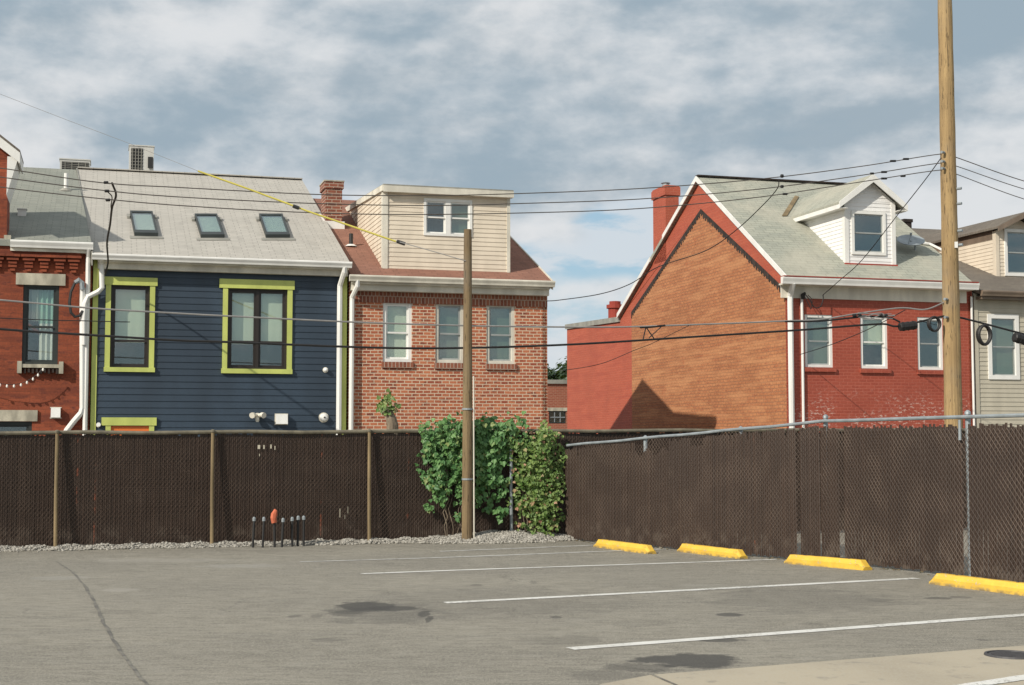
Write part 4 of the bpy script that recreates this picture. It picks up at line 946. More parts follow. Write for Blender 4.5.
# wooded rise behind the trees
m = MB()
for i in range(9000):
    X = rnd.uniform(-10, 30); Y = 135+rnd.uniform(0, 20); top = 5.6+.8*sin(X*.5)+.8*sin(X*1.3+2)
    leaf(m, Vector((X, Y, rnd.uniform(0, top))), Vector((rnd.uniform(-1, 1), -1, rnd.uniform(0, 1))), rnd.uniform(.5, 1.1), rnd.uniform(0, 6))
tag(m.build('distant_wood', M['leaf_far'], org=(0, 140, 0), hf=False), kind='stuff')

# ================================================================== fences
def link_mesh(m, P, Q, h0f, h1f, p, off, r, kv=1.25, skip=None):
    P = Vector(P); Q = Vector(Q); d = Q-P; d.z = 0; L = d.length; d.normalize(); nrm = Vector((d.y, -d.x, 0))   # towards the lot
    H = 2.2
    def pt(u, v): 
        q = P+d*u; return Vector((q.x, q.y, v))+nrm*off
    k = int(L/p)+2; run = H/kv
    for i in range(-int(run/p)-1, k):
        for sg in (1, -1):
            # u = u0 + sg*v/kv
            u0 = i*p if sg > 0 else i*p+run; v0 = None; seg = []
            ss = [h0f(0)+ (H)*j/22 for j in range(23)]
            for vv in ss:
                u = u0+sg*(vv-h0f(0))/kv
                if 0 <= u <= L and vv <= h1f(u/L) and vv >= h0f(u/L): seg.append((u, vv))
            if len(seg) > 1: m.tube([pt(*seg[0]), pt(*seg[-1])], r, 3, cap=False)
def slats(m, P, Q, z0f, z1f, pitch, wd, gapf=lambda u: False, off=0.0, lean=0.0, topf=None):
    P = Vector(P); Q = Vector(Q); d = Q-P; d.z = 0; L = d.length; d.normalize(); nrm = Vector((d.y, -d.x, 0)); n = int(L/pitch)
    for i in range(n):
        u = (i+.5)*pitch
        if gapf(u): continue
        z0 = z0f(u/L)+rnd.uniform(0, .03); z1 = z1f(u/L)-abs(rnd.gauss(0, .018))
        if topf: z1 -= topf(u)
        tw = rnd.uniform(-.03, .03); hw = wd/2*rnd.uniform(.985, 1.02); tl = rnd.uniform(-.0015, .0015); NS = 6; rows = []
        for j in range(NS+1):
            z = z0+(z1-z0)*j/NS; b = off-.0-lean*(1-(z-z0)/(z1-z0))+rnd.uniform(-.0015, .0015)+.005*sin(u*2.3+z*1.5)+(i % 2)*.0035
            c_ = P+d*(u+tl*(j/NS-.5)*2)+nrm*b
            rows.append([(c_+d*x+nrm*(tw*x+y)).to_3d() for x, y in ((-hw, -.003), (-hw*.4, .004), (hw*.4, .004), (hw, -.003))])
            for q in rows[-1]: q.z = z
        base = len(m.v)
        for r_ in rows: m.v += r_
        for j in range(NS):
            for k in range(3): m.f.append((base+j*4+k, base+j*4+k+1, base+(j+1)*4+k+1, base+(j+1)*4+k))
# --- left fence, along the alley
SF = (Vector((0, 24.2, 0))-OH).dot(ES)   # the fence plane
fa0 = hs(-330, 490, SF)[0]; fa1 = hs(1120, 440, SF)[0]; fc = hs(562, 490, SF)[0]
zT = lambda a: hs_z
z_at = lambda px, py: hs(px, py, SF)[1]
zt_l = z_at(0, 433); zt_r = z_at(420, 431.5); a_0 = hs(0, 433, SF)[0]; a_4 = hs(420, 431.5, SF)[0]
topz = lambda a: zt_l+(zt_r-zt_l)*(a-a_0)/(a_4-a_0)
FN = root('slatted_chain_link_fence', (hs(212, 500, SF)[0], SF, 0), 'long brown slatted chain link fence with tan posts running along the alley behind the lot', 'fence', 'privacy fences around the lot')
def toH(v): q = Vector(v)-OH; return Vector((q.dot(EA), q.dot(ES), v[2]))
def fence_bits(builder, a0, a1):
    pass
m = MB(); P = W(fa0, SF); Q = W(fa1, SF); Lf = fa1-fa0
tf = lambda u: topz(fa0+u*Lf)-.012
slats(m, P, Q, lambda u: -.04, tf, .0335, .0365, lean=.10)
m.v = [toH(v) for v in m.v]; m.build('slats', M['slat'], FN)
m = MB(); link_mesh(m, P, Q, lambda u: -.03, lambda u: tf(u)+.01, .066, .014, .0026, kv=1.1)
m.v = [toH(v) for v in m.v]; m.build('chain_link', M['link'], FN)
m = MB(); m.tube([(fa0+(fa1-fa0)*i/30, SF-.03, topz(fa0+(fa1-fa0)*i/30)+.01*sin(i*2.1)) for i in range(31)], .031, 8); m.build('top_rail', M['railtan'], FN)
for px in (-104, 56, 212, 369, 511):
    a, z = hs(px, 490, SF-.08); m = MB(); mt = M['posttan'] if px < 500 else M['galv']; tz = topz(a)
    m.tube([(a+.01, SF-.085, -.1), (a, SF-.085, .8), (a, SF-.085, tz+.0)], [.029, .028, .027], 10)
    po = m.build('post', mt, FN)
    m = MB(); m.tube([(a, SF-.085, tz), (a, SF-.085, tz+.03), (a, SF-.085, tz+.045)], [.04, .04, .015], 10); m.build('post_cap', M['railtan'], po)
# small pale marks on slats near the pipes (scraps of tape)
m = MB()
for px, py, w_, h_ in ((259,447,5,4), (264,447,3,4), (271,446.5,3,4), (275,448,2,4), (259.5,455,1.5,2.5), (340,513,1.3,9), (348,510,1,7), (345,517,1,4)):
    a, z = hs(px, py, SF-.03); m.box(a-w_*.004, a+w_*.004, SF-.024, SF-.019, z-h_*.008, z+h_*.008)
m.build('tape_scrap', M['stone'], FN)
# --- right fence with galvanised rail
K = [gp(561, 539), gp(822, 562), gp(880, 569.5), gp(1024, 586.5)]
Pc = Vector((K[0].x, K[0].y, 0)); P1 = Vector((K[1].x, K[1].y, 0)); P3 = Vector((K[3].x, K[3].y, 0))
# meet the alley fence plane
d = (P1-Pc).normalized(); h = toH((Pc.x, Pc.y, 0)); Pc = Pc+d*((SF-.12-h.y)/((d.dot(ES)))) if abs(d.dot(ES)) > .1 else Pc
d2 = (P3-P1).normalized(); Pe = P3+d2*5.5
def zpx(P, py):   # height at pixel row py above ground point P
    t_ = (Vector((P.x, P.y, 0))).length; v = (342.5-py)/F
    # find z with projected row
    lo, hi = -1, 16
    for _ in range(40):
        md = (lo+hi)/2; q = Vector((P.x, P.y, md))-C0; dy = q.y*cos(PITCH)+q.z*sin(PITCH); uz = -q.y*sin(PITCH)+q.z*cos(PITCH); r = 342.5-F*uz/dy
        if r > py: lo = md
        else: hi = md
    return lo
FR = root('galvanised_rail_fence', (P1.x, P1.y, 0), 'brown slatted chain link fence with galvanised top rail receding behind the yellow wheel stops', 'fence', 'privacy fences around the lot', hf=False)
zc, z1, z3 = zpx(Pc, 445.5), zpx(P1, 421.5), zpx(P3, 417)
L1 = (P1-Pc).length; L2 = (Pe-P1).length
h1 = lambda u: zc+(z1-zc)*u; 
h2 = lambda u: z1+(z3-z1)*min(1, u*L2/(P3-P1).length)
b1 = lambda u: gz(Pc.y+(P1.y-Pc.y)*u)+.015; b2 = lambda u: gz(P1.y+(Pe.y-P1.y)*u)+.015
def upx(A, B, px):   # distance along AB seen at column px
    k = (px-512)/F*cos(PITCH)  ; D = (B-A).normalized(); return ((px-512)/F*A.y-A.x)/(D.x-(px-512)/F*D.y)
g1 = [upx(Pc, P1, x) for x in (797,)]; g2 = [upx(P1, Pe, x) for x in (840, 964)]; gt = (upx(Pc, P1, 634), upx(Pc, P1, 668)); gt2 = (upx(Pc, P1, 690), upx(Pc, P1, 702))
def sag(u):
    if gt[0] < u < gt[1]: return .16+.05*sin(u*17)
    if gt2[0] < u < gt2[1]: return .13
    if rnd.random() < .04: return .12
    return 0
rnd.seed(3)
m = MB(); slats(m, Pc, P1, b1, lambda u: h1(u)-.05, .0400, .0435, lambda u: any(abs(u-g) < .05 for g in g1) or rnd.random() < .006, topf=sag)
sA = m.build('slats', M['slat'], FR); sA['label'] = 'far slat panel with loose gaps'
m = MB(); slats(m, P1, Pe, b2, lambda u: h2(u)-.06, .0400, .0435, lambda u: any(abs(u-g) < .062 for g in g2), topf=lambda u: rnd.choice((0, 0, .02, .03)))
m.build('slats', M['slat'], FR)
m = MB(); link_mesh(m, Pc, P1, b1, lambda u: h1(u)-.01, .070, .015, .0027, kv=1.1); m.build('chain_link', M['linkg'], FR)
m = MB(); link_mesh(m, P1, Pe, b2, lambda u: h2(u)-.03, .075, .016, .0031, kv=1.1); m.build('chain_link', M['linkg'], FR)
top = lambda P_, z: Vector((P_.x, P_.y, z))
m = MB(); nR = Vector((d2.y, -d2.x, 0))*-.035
pts = [top(Pc.lerp(P1, i/12), h1(i/12)+.006*sin(i*1.7)) for i in range(13)]+[top(P1.lerp(Pe, i/14), h2(i/14)+.02*sin(min(i/14, 1)*pi)) for i in range(1, 15)]
m.tube([p+nR for p in pts], .023, 8); m.build('top_rail', M['galv'], FR)
PP = [Pc+d*upx(Pc, P1, x) for x in (640, 735)]+[P1]+[P1+d2*upx(P1, Pe, x) for x in (961, 1150)]
for i, q in enumerate(PP):
    zt = (h1((q-Pc).length/L1) if i < 2 else h2((q-P1).length/L2)); m = MB(); q = q+nR*2.6
    ex = .0 if i < 2 else .05
    m.tube([(q.x, q.y, -.1), (q.x, q.y, zt+ex)], .032, 10); po = m.build('post', M['galv'], FR)
    m = MB(); m.tube([(q.x, q.y, zt+ex), (q.x, q.y, zt+ex+.03), (q.x, q.y, zt+ex+.05)], [.04, .036, .01], 10); m.build('post_cap', M['galv'], po)
# bracing clip by the near post
q = P1+d2*upx(P1, Pe, 961); m = MB(); nF = Vector((d2.y, -d2.x, 0)); q2 = q+nF*.03; m.tube([(q2.x, q2.y, h2(.5)-.02), (q2.x, q2.y, h2(.5)-.26)], .018, 8); m.build('tension_bar', M['galv'], FR)

# ------------------------------------------------------------------ gravel along the fence
rnd.seed(11)
m = MB()
def ghz(a, e):   # gravel height; e = distance from fence
    px_mound = math.exp(-((a-hs(500, 540, SF)[0])/.95)**2); w_ = .26+.5*px_mound+.05*sin(a*3.1)+.04*sin(a*7.7)
    t_ = max(0, 1-e/w_); return -.07+(.06+.10*px_mound)*(t_**.7)+.012*sin(a*13+e*9)
ga0, ga1 = hs(-330, 540, SF)[0], hs(580, 540, SF)[0]
n = int((ga1-ga0)/.09); NE = 12
V0 = []
for i in range(n+1):
    for j in range(NE+1):
        a = ga0+(ga1-ga0)*i/n; e = j*.085-.08; V0.append(Vector((a, SF-e, ghz(a, max(e, 0))+rnd.uniform(-.006, .006)-(.03 if j == NE else 0))))
m.v = V0
for i in range(n):
    for j in range(NE): k = i*(NE+1)+j; m.f.append((k, k+NE+1, k+NE+2, k+1)[::-1])
t = NT('gravel bed'); M['gbed'] = t.done(t.mix(t.ramp(t.noise(45, 4), .4, .65), (.15,.14,.12), (.36,.34,.30)), .95)
# clip bed to a ragged edge: drop vertices past the edge below the asphalt
for v in m.v:
    e = SF-v.y; mound = math.exp(-((v.x-hs(500, 540, SF)[0])/.95)**2); w_ = .26+.5*mound+.05*sin(v.x*3.1)+.04*sin(v.x*7.7)
    if e > w_: v.z = -.13
tag(m.build('gravel_bed', M['gbed'], org=(0, SF, 0)), kind='structure')
m = MB(); ICO = []
ph = (1+5**.5)/2
iv = [Vector(q).normalized() for q in ((-1,ph,0),(1,ph,0),(-1,-ph,0),(1,-ph,0),(0,-1,ph),(0,1,ph),(0,-1,-ph),(0,1,-ph),(ph,0,-1),(ph,0,1),(-ph,0,-1),(-ph,0,1))]
iff = [(0,11,5),(0,5,1),(0,1,7),(0,7,10),(0,10,11),(1,5,9),(5,11,4),(11,10,2),(10,7,6),(7,1,8),(3,9,4),(3,4,2),(3,2,6),(3,6,8),(3,8,9),(4,9,5),(2,4,11),(6,2,10),(8,6,7),(9,8,1)]
am_ = hs(500, 540, SF)[0]
for i in range(6500):
    if rnd.random() < .28: a = rnd.gauss(am_, .75); a = min(a, ga1)
    else: a = rnd.uniform(ga0, ga1)
    mound = math.exp(-((a-am_)/.95)**2); w_ = .28+.5*mound+.05*sin(a*3.1)+.04*sin(a*7.7)
    e = rnd.uniform(.0, 1)**.9*w_*1.02+(abs(rnd.gauss(0, .12)) if rnd.random() < .08 else 0)
    r = rnd.uniform(.009, .024)*(1.15 if rnd.random() < .1 else 1); z = max(ghz(a, e), -.068)
    sc = (rnd.uniform(.7, 1.3), rnd.uniform(.7, 1.3), rnd.uniform(.5, .9)); rt = rnd.uniform(0, 6); b = len(m.v)
    for q in iv:
        q = Vector((q.x*sc[0], q.y*sc[1], q.z*sc[2]))*r*rnd.uniform(.85, 1.1); m.v.append(Vector((a+q.x*cos(rt)-q.y*sin(rt), SF-e+q.x*sin(rt)+q.y*cos(rt), z+r*.3+q.z)))
    m.f += [tuple(b+k for k in f) for f in iff]
tag(m.build('gravel', M['gravel'], org=(0, SF, 0)), kind='stuff')

# ------------------------------------------------------------------ wheel stops
dS = (gp(929, 584)-gp(593, 546)); dS.z = 0; dS.normalize(); nS = Vector((dS.y, -dS.x, 0))*-1   # away from the lot
grp = 'yellow concrete wheel stops'
for i, (px, py, ex, lb) in enumerate(((593.5,547.0,648.5,'farthest and smallest yellow wheel stop, near the vine corner'), (677,551.5,745.5,'second yellow wheel stop from the vine corner'), (784,563.5,872.5,'third yellow wheel stop, in front of the fence kink'), (929,584,None,'nearest yellow wheel stop, cut off by the right edge'))):
    p = gp(px, py); L = 1.58
    m = MB(); prof = [(0, 0), (.0, .07), (.035, .125), (.115, .125), (.15, .07), (.15, 0)]; NN = 18; rings = []
    for j in range(NN+1):
        u = L*j/NN; k = min(1, min(u, L-u)/.10+.35); ring = []
        for x, z in prof:
            q = p+dS*u+nS*x; ring.append(Vector((q.x, q.y, gz(q.y)+z*(k if z > .05 else 1)*(1)+ (0 if z < .05 else rnd.uniform(-.0015, .0015)))))
        rings.append(ring)
    for r_ in rings: m.v += r_
    for j in range(NN):
        for k in range(6): k2 = (k+1) % 6; m.f.append((j*6+k, j*6+k2, (j+1)*6+k2, (j+1)*6+k)[::-1])
    m.f.append(tuple(range(6))); m.f.append(tuple(reversed([NN*6+k for k in range(6)])))
    V = root('wheel_stop', (p.x, p.y, gz(p.y)), lb, 'wheel stop', grp, hf=False)
    m.build('block', M['ychip'], V)
    for uu in (.35, L-.35):
        m = MB(); q = p+dS*uu+nS*.075; m.tube([(q.x, q.y, gz(q.y)+.12), (q.x, q.y, gz(q.y)+.129)], .016, 8); m.build('anchor_pin', M['iron'], V)

rnd.seed(5); m = MB()
for i in range(260):
    k = rnd.random(); A_, B_ = (Pc, P1) if k < .5 else (P1, Pe); q = A_.lerp(B_, rnd.random()*(1 if k < .5 else .7)); nn = -nR.normalized(); q = q+nn*(abs(rnd.gauss(.03, .10))); z = gz(q.y)+.006
    leaf(m, Vector((q.x, q.y, z)), Vector((rnd.gauss(0, .35), rnd.gauss(0, .35), 1)), rnd.uniform(.02, .06), rnd.uniform(0, 6))
M['dead'] = leafmat('dead leaf', (.14,.10,.055), (.26,.20,.11), (.40,.36,.28))
tag(m.build('dead_leaves', M['dead'], org=(P1.x, P1.y, 0), hf=False), kind='stuff')
# ------------------------------------------------------------------ dark stakes by the fence
ts = ((253.8,547.5,516.5,'leftmost'), (263.6,547.5,516.5,'second from left'), (273.9,547.2,512,'third from left, capped with an orange rag'), (282.8,547.2,517.5,'just right of the orange rag'), (292,546.6,516.5,'third from right'), (298,546.2,515.3,'second from right'), (303.5,546,515.3,'rightmost'))
for px, yb, yt, lb in ts:
    b = gp(px, yb); zt = zpx(b, yt+1); lean = rnd.uniform(-.03, .02)
    V = root('metal_stake', (b.x, b.y, b.z), 'thin dark pipe with pale tip before the fence, '+lb, 'pipe', 'row of seven thin pipes', hf=False) if 'rag' not in lb or 'right of' in lb else root('metal_stake', (b.x, b.y, b.z), 'thin dark pipe topped with an orange rag, third from left in its row', 'pipe', 'row of seven thin pipes', hf=False)
    m = MB(); m.tube([(b.x-lean, b.y, b.z-.05), (b.x, b.y, zt-.05)], .019, 8); m.build('pipe', M['black'], V)
    m = MB(); m.tube([(b.x, b.y, zt-.055), (b.x, b.y, zt-.01), (b.x, b.y, zt+.01)], [.028, .028, .012], 8); m.build('tip', M['galv'], V)
    if yt == 512:
        m = MB(); m.tube([(b.x, b.y-.01, zt-.15), (b.x-.01, b.y-.015, zt-.08), (b.x+.0, b.y-.01, zt-.02), (b.x+.015, b.y, zt+.04), (b.x+.005, b.y, zt+.06)], [.045, .055, .05, .03, .012], 8)
        for v in m.v: v.x += rnd.uniform(-.007, .007); v.z += rnd.uniform(-.007, .007)
        tag(m.build('orange_rag', M['pink'], org=(b.x, b.y, zt), hf=False), 'faded orange cloth rag wrapped over the third pipe', 'rag')

# ------------------------------------------------------------------ vines
rnd.seed(21)
def vine(name_label, blobs, mat, nl, size, smin=.04, smax=.34, stems=6, group='vines climbing the fence', runners=14):
    a, z = hs(blobs[0][0], 530, SF-.1)
    V = root('climbing_vine', (a, SF-.1, 0), name_label, 'vine', group)
    m = MB(); tot = sum(b[2]*b[3]*b[4] for b in blobs)
    clumps = []
    for (cx, cy, rx, ry, w_) in blobs:
        for i in range(max(2, int(150*rx*ry*w_/tot*1.6))):
            u, v = rnd.gauss(0, .48), rnd.gauss(0, .5); clumps.append((cx+u*rx, cy+v*ry, rnd.uniform(2.5, 6.5), rnd.uniform(smin, smax)*(1-.3*min(1, u*u+v*v))))
    for i in range(nl):
        cx, cy, rr, dep = clumps[int(rnd.random()*len(clumps))]
        px, py = cx+rnd.gauss(0, rr*.6), cy+rnd.gauss(0, rr*.75); dp = max(.05, dep+rnd.uniform(-.06, .06)); aa, zz = hs(px, py, SF-dp)
        if zz < .02 or px < 414+rnd.random()*4: continue
        leaf(m, Vector((aa, SF-dp, zz)), Vector((rnd.gauss(-.15, .45), -1, rnd.gauss(.55, .4))), size*rnd.uniform(.5, 1.2), rnd.gauss(0, .6))
    for k in range(runners):          # thin shoots hanging or reaching out
        cx, cy, rr, dep = clumps[int(rnd.random()*len(clumps))]; q = [max(cx, 426), cy]; dx = rnd.uniform(-1.6, 2.2)
        for j in range(7):
            q[0] += dx; q[1] += rnd.uniform(-.5, 3.8); aa, zz = hs(q[0], q[1], SF-.10)
            if zz > .05: leaf(m, Vector((aa, SF-.10-rnd.uniform(0, .05), zz)), Vector((rnd.gauss(0, .5), -1, rnd.gauss(.4, .4))), size*rnd.uniform(.4, .8), rnd.gauss(0, .8))
    m.build('foliage', M[mat], V)
    m = MB()
    for k in range(stems):
        b = blobs[k % len(blobs)]; x0 = max(446, b[0]+rnd.uniform(-.6, .6)*b[2]); pts = []
        for j in range(9):
            y = 536-(536-(b[1]-b[3]*.7))*j/8; aa, zz = hs(x0+rnd.uniform(-3, 3), y, SF-.07); pts.append((aa, SF-.06-rnd.uniform(0, .06), zz))
        m.tube(pts, [.007]*5+[.005]*4, 5)
    m.build('stem', M['bark'], V)
vine('dense green leafy vine hanging over the fence on both sides of the slim wooden pole', [(447,438,30,18,1.0), (437,455,15,20,.8), (443,474,23,22,.75), (452,494,13,18,.4), (470,450,26,24,.9), (486,440,30,20,1.3), (484,468,26,24,1.1), (488,494,20,16,.45), (430,480,6,8,.2), (505,436,22,14,1.0), (500,515,8,8,.12), (424,428,12,7,.5), (481,425,14,6,.6), (455,423,12,6,.6), (520,424,13,5,.6)], 'leaf_dark', 2900, .092, stems=5, smax=.22)
vine('yellowish green vine with withered pink leaves at the fence corner', [(537,452,26,22,1.1), (540,480,22,26,1.0), (546,508,14,18,.9), (530,500,16,24,.45), (545,436,15,8,.8), (538,525,20,8,.25), (527,470,8,26,.5), (543,495,18,22,.5)], 'leaf_light', 2900, .066, smax=.28, stems=12)

# ------------------------------------------------------------------ pollarded little tree by the brick house
a, z = hs(389, 428, -3.2); V = root('pollarded_tree', (a, -3.2, -.07), 'stubby cut back tree trunk with few leaves in front of the speckled brick wall', 'tree')
c_ = lambda px, py: (lambda q: (q[0], -3.2, q[1]))(hs(px, py, -3.2))
m = MB(); m.tube([(c_(392.5, 432)[0], -3.2, -.1), c_(392.5, 425), c_(391, 418), c_(390, 413)], [.15, .125, .11, .07], 10)
for q in (((390,415), (386,409), (384,404)), ((391,414), (393,410), (394,406)), ((389,416), (384,412), (383,409))): m.tube([c_(*p_) for p_ in q], [.05, .04, .02], 7)
m.build('trunk', M['bark'], V)
m = MB()
for i in range(85):
    cx, cy, r = rnd.choice(((386,400,4), (383,405,3.5), (390,406,4), (388,396,4), (395,409,2.5), (384,410,3))); p_ = c_(cx+rnd.gauss(0, r*.55), cy+rnd.gauss(0, r*.7)); leaf(m, Vector(p_)+Vector((0, rnd.uniform(-.15, .15), 0)), Vector((rnd.uniform(-1, 1), -1, rnd.uniform(-.2, 1))), rnd.uniform(.06, .12), rnd.uniform(0, 6))
m.build('foliage', M['leaf_light'], V)

# ------------------------------------------------------------------ poles
b = gp(468, 536); b = Vector(((467.5-512)/F*23.65, 23.65, -.07)); zt = zpx(b, 229.5)
V = root('wooden_pole', (b.x, b.y, 0), 'slim brown wooden pole rising from the gravel in front of the vine', 'pole', hf=False)
m = MB(); NP = 24
m.tube([(b.x+.0*sin(i), b.y, -.3+(zt+.3)*i/NP) for i in range(NP+1)], [.092-.026*i/NP for i in range(NP+1)], 16); m.build('shaft', M['pole_old'], V, smooth=False)
m = MB(); m.tube([(b.x+.115, b.y-.02, -.1), (b.x+.10, b.y-.02, zpx(b, 376))], .013, 8); m.build('conduit', M['offwhite'], V)
m = MB()
for py in (410, 480): z = zpx(b, py); m.tube([(b.x, b.y, z), (b.x, b.y, z+.03)], .094, 16)
m.build('strap', M['galv'], V)
B2 = W(hs(951, 300, -7.1)[0], -7.1); ztop = 13.2
V = root('utility_pole', (B2.x, B2.y, 0), 'tall yellowish wooden utility pole standing behind the galvanised rail fence', 'utility pole', hf=False)
m = MB(); NP = 40; m.tube([(B2.x, B2.y, -.3+(ztop+.3)*i/NP) for i in range(NP+1)], [.185-.055*i/NP+.003*sin(i*1.9) for i in range(NP+1)], 20); m.build('shaft', M['pole_new'], V)
m = MB()
for py, sx_ in ((154, -1), (163, -1), (170, -1), (205, 1), (232, 1), (246, 1), (190, 1), (300, -1), (318, -1)):
    z = zpx(B2, py); m.tube([(B2.x+sx_*.12, B2.y-.14, z), (B2.x+sx_*.19, B2.y-.20, z)], .028, 8)
m.build('pole_bolt', M['galv'], V)
m = MB(); zz = zpx(B2, 246); m.box(B2.x+.04, B2.x+.10, B2.y-.19, B2.y-.165, zz-.06, zz+.06); m.build('pole_tag', M['white'], V)

# ------------------------------------------------------------------ wires
SW = -7.1
def spline(P, n=8):
    out = []; P = [P[0]*2-P[1]]+P+[P[-1]*2-P[-2]]
    for i in range(1, len(P)-2):
        p0, p1, p2, p3 = P[i-1:i+3]
        for k in range(n):
            t_ = k/n; out.append(.5*((2*p1)+(p2-p0)*t_+(2*p0-5*p1+4*p2-p3)*t_*t_+(3*p1-p0-3*p2+p3)*t_**3))
    out.append(P[-2]); return out
def wire(pts, r, mat, label, name='power_line', sf=None, group='overhead wires', cat='overhead wire', beads=()):
    n = len(pts); P = []
    for i, (px, py) in enumerate(pts):
        s = SW if sf is None else (sf[i] if isinstance(sf, (list, tuple)) else sf); a, z = hs(px, py, s); P.append(Vector((a, s, z)))
    m = MB(); m.tube(spline(P), r, 6)
    mid = P[n//2]
    if beads:
        V = root(name, mid, label, cat, group); m.build('cable', M[mat], V)
        for (px, py, ln, br, nm, bm) in beads:
            s = SW if sf is None else (sf if not isinstance(sf, (list, tuple)) else sf[0]); a0, z0 = hs(px-ln/2, py, s); a1, z1 = hs(px+ln/2, py+(pts[-1][1]-pts[0][1])*0, s); b_ = MB(); b_.tube([(a0, s, z0), (a0+.01, s, z0), (a1-.01, s, z1), (a1, s, z1)], [br*.5, br, br, br*.5], 8); b_.build(nm, M[bm], V)
    else: tag(m.build(name, M[mat], org=mid), label, cat, group)
sp = 'splice'
wire([(-300,120),(-100,155),(0,168),(100,182.5),(180,187.5),(319,194.5),(430,195.5),(520,193.5),(640,188.5),(760,179),(860,166.5),(941,154),(955,157),(1024,181),(1100,200),(1350,265)], .009, 'wirem', 'topmost of the three thin wires crossing to the tall pole', beads=[(893,161,6,.022,sp,'wireb'),(906,159,6,.022,sp,'wireb'),(782,176,3,.035,sp,'wireb'),(106,182.5,5,.025,sp,'wireb')])
wire([(-300,130),(-100,163),(0,177),(100,190),(180,197),(316,203.5),(430,205.5),(520,203.5),(640,199),(760,189),(860,175.5),(941,163),(956,166),(1024,189),(1100,208),(1350,272)], .009, 'wirem', 'middle of the three thin wires crossing to the tall pole', beads=[(884,172,6,.022,sp,'wireb'),(872,173.5,4,.022,sp,'wireb'),(782,186.5,3,.03,sp,'wireb'),(107,191,5,.025,sp,'wireb')])
wire([(-300,140),(-100,172),(0,187),(100,198.5),(180,205.5),(294,212),(400,214.5),(520,213),(640,208.5),(760,197),(860,182),(941,170),(956,174),(1024,199),(1100,219),(1350,285)], .009, 'wirem', 'lowest of the three thin wires crossing to the tall pole', beads=[(884,178.5,6,.022,sp,'wireb'),(903,176,5,.022,sp,'wireb'),(785,194,5,.022,sp,'wireb'),(108,200,5,.025,sp,'wireb')])
wire([(-200,283),(0,300),(90,308),(180,313.5),(227,316),(352,322),(460,325.5),(546,326.8),(620,327),(683,325),(740,323),(785,321),(820,319.5),(858,313.5),(900,308),(925,309.5),(945,302)], .015, 'wirew', 'pale grey lower cable sagging across the house fronts')
wire([(-200,311),(0,329),(90,335),(180,340.5),(227,342),(370,347.5),(460,348),(570,344.5),(683,337.5),(800,330),(850,326),(883,324),(900,326),(945,316),(962,318),(1024,334),(1100,352),(1350,400)], .020, 'wireb', 'thick black cable crossing below the other wires')
wire([(-200,306),(0,318),(90,321),(130,322)], .008, 'wireb', 'thin lower wire across the rust red house')
wire([(785,321.5),(820,321),(850,318),(868,316.5),(890,318),(900,322)], .018, 'wireb', 'short black lashed cable across the painted brick house')
wire([(560,371),(600,364),(635,350),(653,343),(690,325)], .006, 'wireb', 'faint thin wire drooping over the red side wall')
wire([(800,354.5),(830,345),(860,333),(883,322),(905,310)], .009, 'wireb', 'thin black service wire slanting across painted house windows', sf=[-.2, -2, -4, -6, -7])
wire([(941,158),(925,180),(897.5,215),(862,260),(840,280),(823,295)], .010, 'wireb', 'service drop from tall pole down past the white dormer', sf=[-7.1, -6, -4.5, -2.6, -1.3, -.25])
wire([(779,180),(777,189),(762,206),(735,231),(705,251),(658,267),(630,284),(600,294),(560,300),(547,301)], .010, 'wireb', 'drooping service drop crossing the orange gable to the speckled brick house', sf=[-7.1,-7.0,-6.5,-5.5,-4.5,-3.2,-2.4,-1.5,-.6,-.05], beads=[])
wire([(112,183),(116,195),(112,208),(110,225),(107,243),(108,262),(105,275)], .019, 'wireb', 'twisted black service drop down to the navy house gutter', sf=[-7.1,-6.6,-5.6,-4.2,-2.4,-.9,-.35])
wire([(108,192),(112,197),(111,206),(112,213)], .010, 'wireb', 'short loop of wire beside the twisted service drop', sf=[-7.1,-6.8,-6.0,-5.4])
# guy line with yellow guard
V = root('guy_line', (hs(396, 241, -8.2)[0], -8.2, hs(396, 241, -8.2)[1]), 'thin guy line in a bright yellow plastic guard, reaching the slim wooden pole', 'guy line', 'overhead wires')
G = lambda px, py, s: (lambda q: Vector((q[0], s, q[1])))(hs(px, py, s))
m = MB(); m.tube([G(-200, 0, -5.5), G(0, 94, -6.4), G(67, 120, -6.7), G(123, 141, -7.0), G(198, 171, -7.4)], .0035, 5); m.tube([G(396, 241, -8.2), G(432, 251, -8.6), G(466, 261, -8.84)], .008, 5); m.build('cable', M['wirew'], V)
m = MB(); m.tube([G(198, 171, -7.4), G(250, 189.5, -7.6), G(310, 212, -7.85), G(396, 241.5, -8.2)], .016, 8); m.build('guard', M['yplastic'], V)
for q_ in ((G(397, 241.3, -8.2), G(405, 244, -8.25)), (G(293, 206, -7.8), G(299, 208.2, -7.82))):
    m = MB(); m.tube(list(q_), .032, 8); m.build('coupling', M['black'], V)
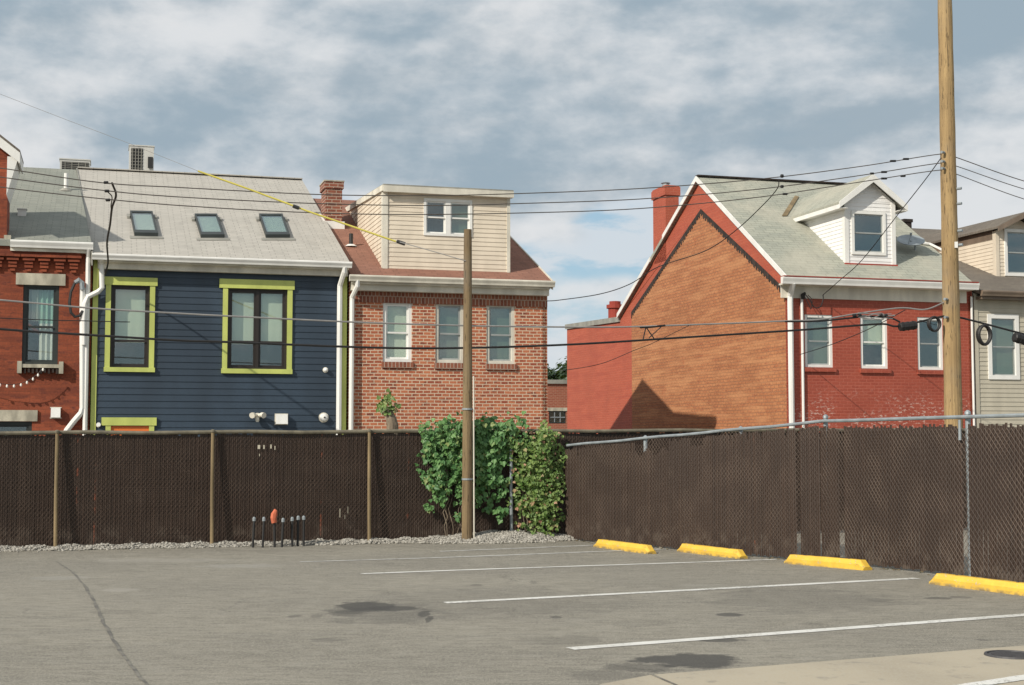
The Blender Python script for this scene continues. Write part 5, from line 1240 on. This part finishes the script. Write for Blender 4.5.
# coils and splice boxes
def coil(cx, cy, rx, ry, r, label, s=SW-.06, turns=2.4):
    c_ = G(cx, cy, s); k = c_; px2m = (G(cx+1, cy, s)-c_).length; m = MB(); pts = []
    N = int(26*turns)
    for i in range(N+1):
        a = 2*pi*i/26+1.6; pts.append(c_+Vector((rx*px2m*cos(a)*(1+.05*sin(i*.37)), -.05+.03*i/26, ry*px2m*sin(a)*(1+.04*cos(i*.5)))))
    m.tube(pts, r, 6); tag(m.build('cable_coil', M['wireb'], org=c_), label, 'cable coil', 'coils of spare cable')
coil(934, 324, 5.5, 6, .022, 'small black coil of spare cable at the left side of the tall pole')
coil(984, 335, 6, 8, .030, 'larger black coil of spare cable in front of the beige siding')
def sbox(x0, y0, x1, y1, h, label, s=SW-.03):
    p, q = G(x0, y0, s), G(x1, y1, s); V = root('cable_splice_box', (p+q)/2, label, 'splice box', 'black cable splice boxes')
    m = MB(); m.tube([p, p.lerp(q, .04), p.lerp(q, .96), q], [h*.75, h, h, h*.75], 10); m.build('casing', M['wireb'], V)
    m = MB()
    for k in (.2, .5, .8): c_ = p.lerp(q, k); m.tube([c_, c_.lerp(q, .06)], h*1.1, 10)
    m.build('band', M['black'], V)
sbox(899.5, 327, 916, 325, .085, 'black cylindrical splice box left of the tall pole')
sbox(1014, 337, 1036, 343, .10, 'black splice box before the beige house window')
# hanger triangle
V = root('cable_hanger', G(648, 333, SW), 'small triangular cable hanger between the lower cables before the orange wall', 'cable hanger')
m = MB(); m.tube([G(646, 327, SW), G(643, 340, SW)], .012, 5); m.tube([G(646, 327, SW), G(654, 338.5, SW)], .012, 5); m.tube([G(649, 338, SW), G(663, 325, SW)], .010, 5); m.build('strut', M['wireb'], V)
m = MB(); m.tube([G(640, 327.5, SW), G(650, 327, SW), G(665, 325.5, SW)], .020, 6); m.build('clamp', M['wireb'], V)
# service head tangle by the white conduit
V = root('service_head', (G(803, 296, -.15)), 'black service head with looping leads on top of the thin white conduit', 'service head')
m = MB(); m.tube([G(803, 299, -.1), G(803, 295, -.12), G(805, 293, -.2)], [.05, .06, .03], 8); m.build('cap', M['black'], V)
m = MB(); m.tube(spline([G(805, 294, -.2), G(810, 300, -.25), G(814, 307, -.25), G(820, 307, -.25), G(823, 300, -.2), G(823, 295, -.2)]), .014, 5); m.tube(spline([G(804, 295, -.2), G(808, 303, -.22), G(811, 309, -.22), G(812, 300, -.2), G(808, 295, -.1)]), .010, 5); m.build('lead', M['wireb'], V)
# tangle on the cable in front of the painted house
V = root('cable_bundle', G(872, 315, SW), 'tangle of lashed cables and clamps before the middle painted house window', 'cable bundle')
m = MB()
for k in range(5):
    pts = [G(858+i*7+rnd.uniform(-2, 2), 314.5+rnd.uniform(-2.5, 3)+k*.5, SW-.05) for i in range(6)]; m.tube(spline(pts, 5), .008, 5)
m.build('lashing', M['wirew'], V)
m = MB()
for x_ in (853, 858, 879, 884): m.tube([G(x_, 315.5, SW-.04), G(x_+3, 315, SW-.04)], .03, 7)
m.build('clamp', M['wireb'], V)

# ------------------------------------------------------------------ render settings
vs = scn.view_settings; vs.view_transform = 'Standard'; vs.look = 'None'; vs.exposure = 0.15; vs.gamma = 1; vs.use_curve_mapping = False
scn.cycles.max_bounces = 8; scn.cycles.transparent_max_bounces = 12
scn.render.resolution_x = 1024; scn.render.resolution_y = 685
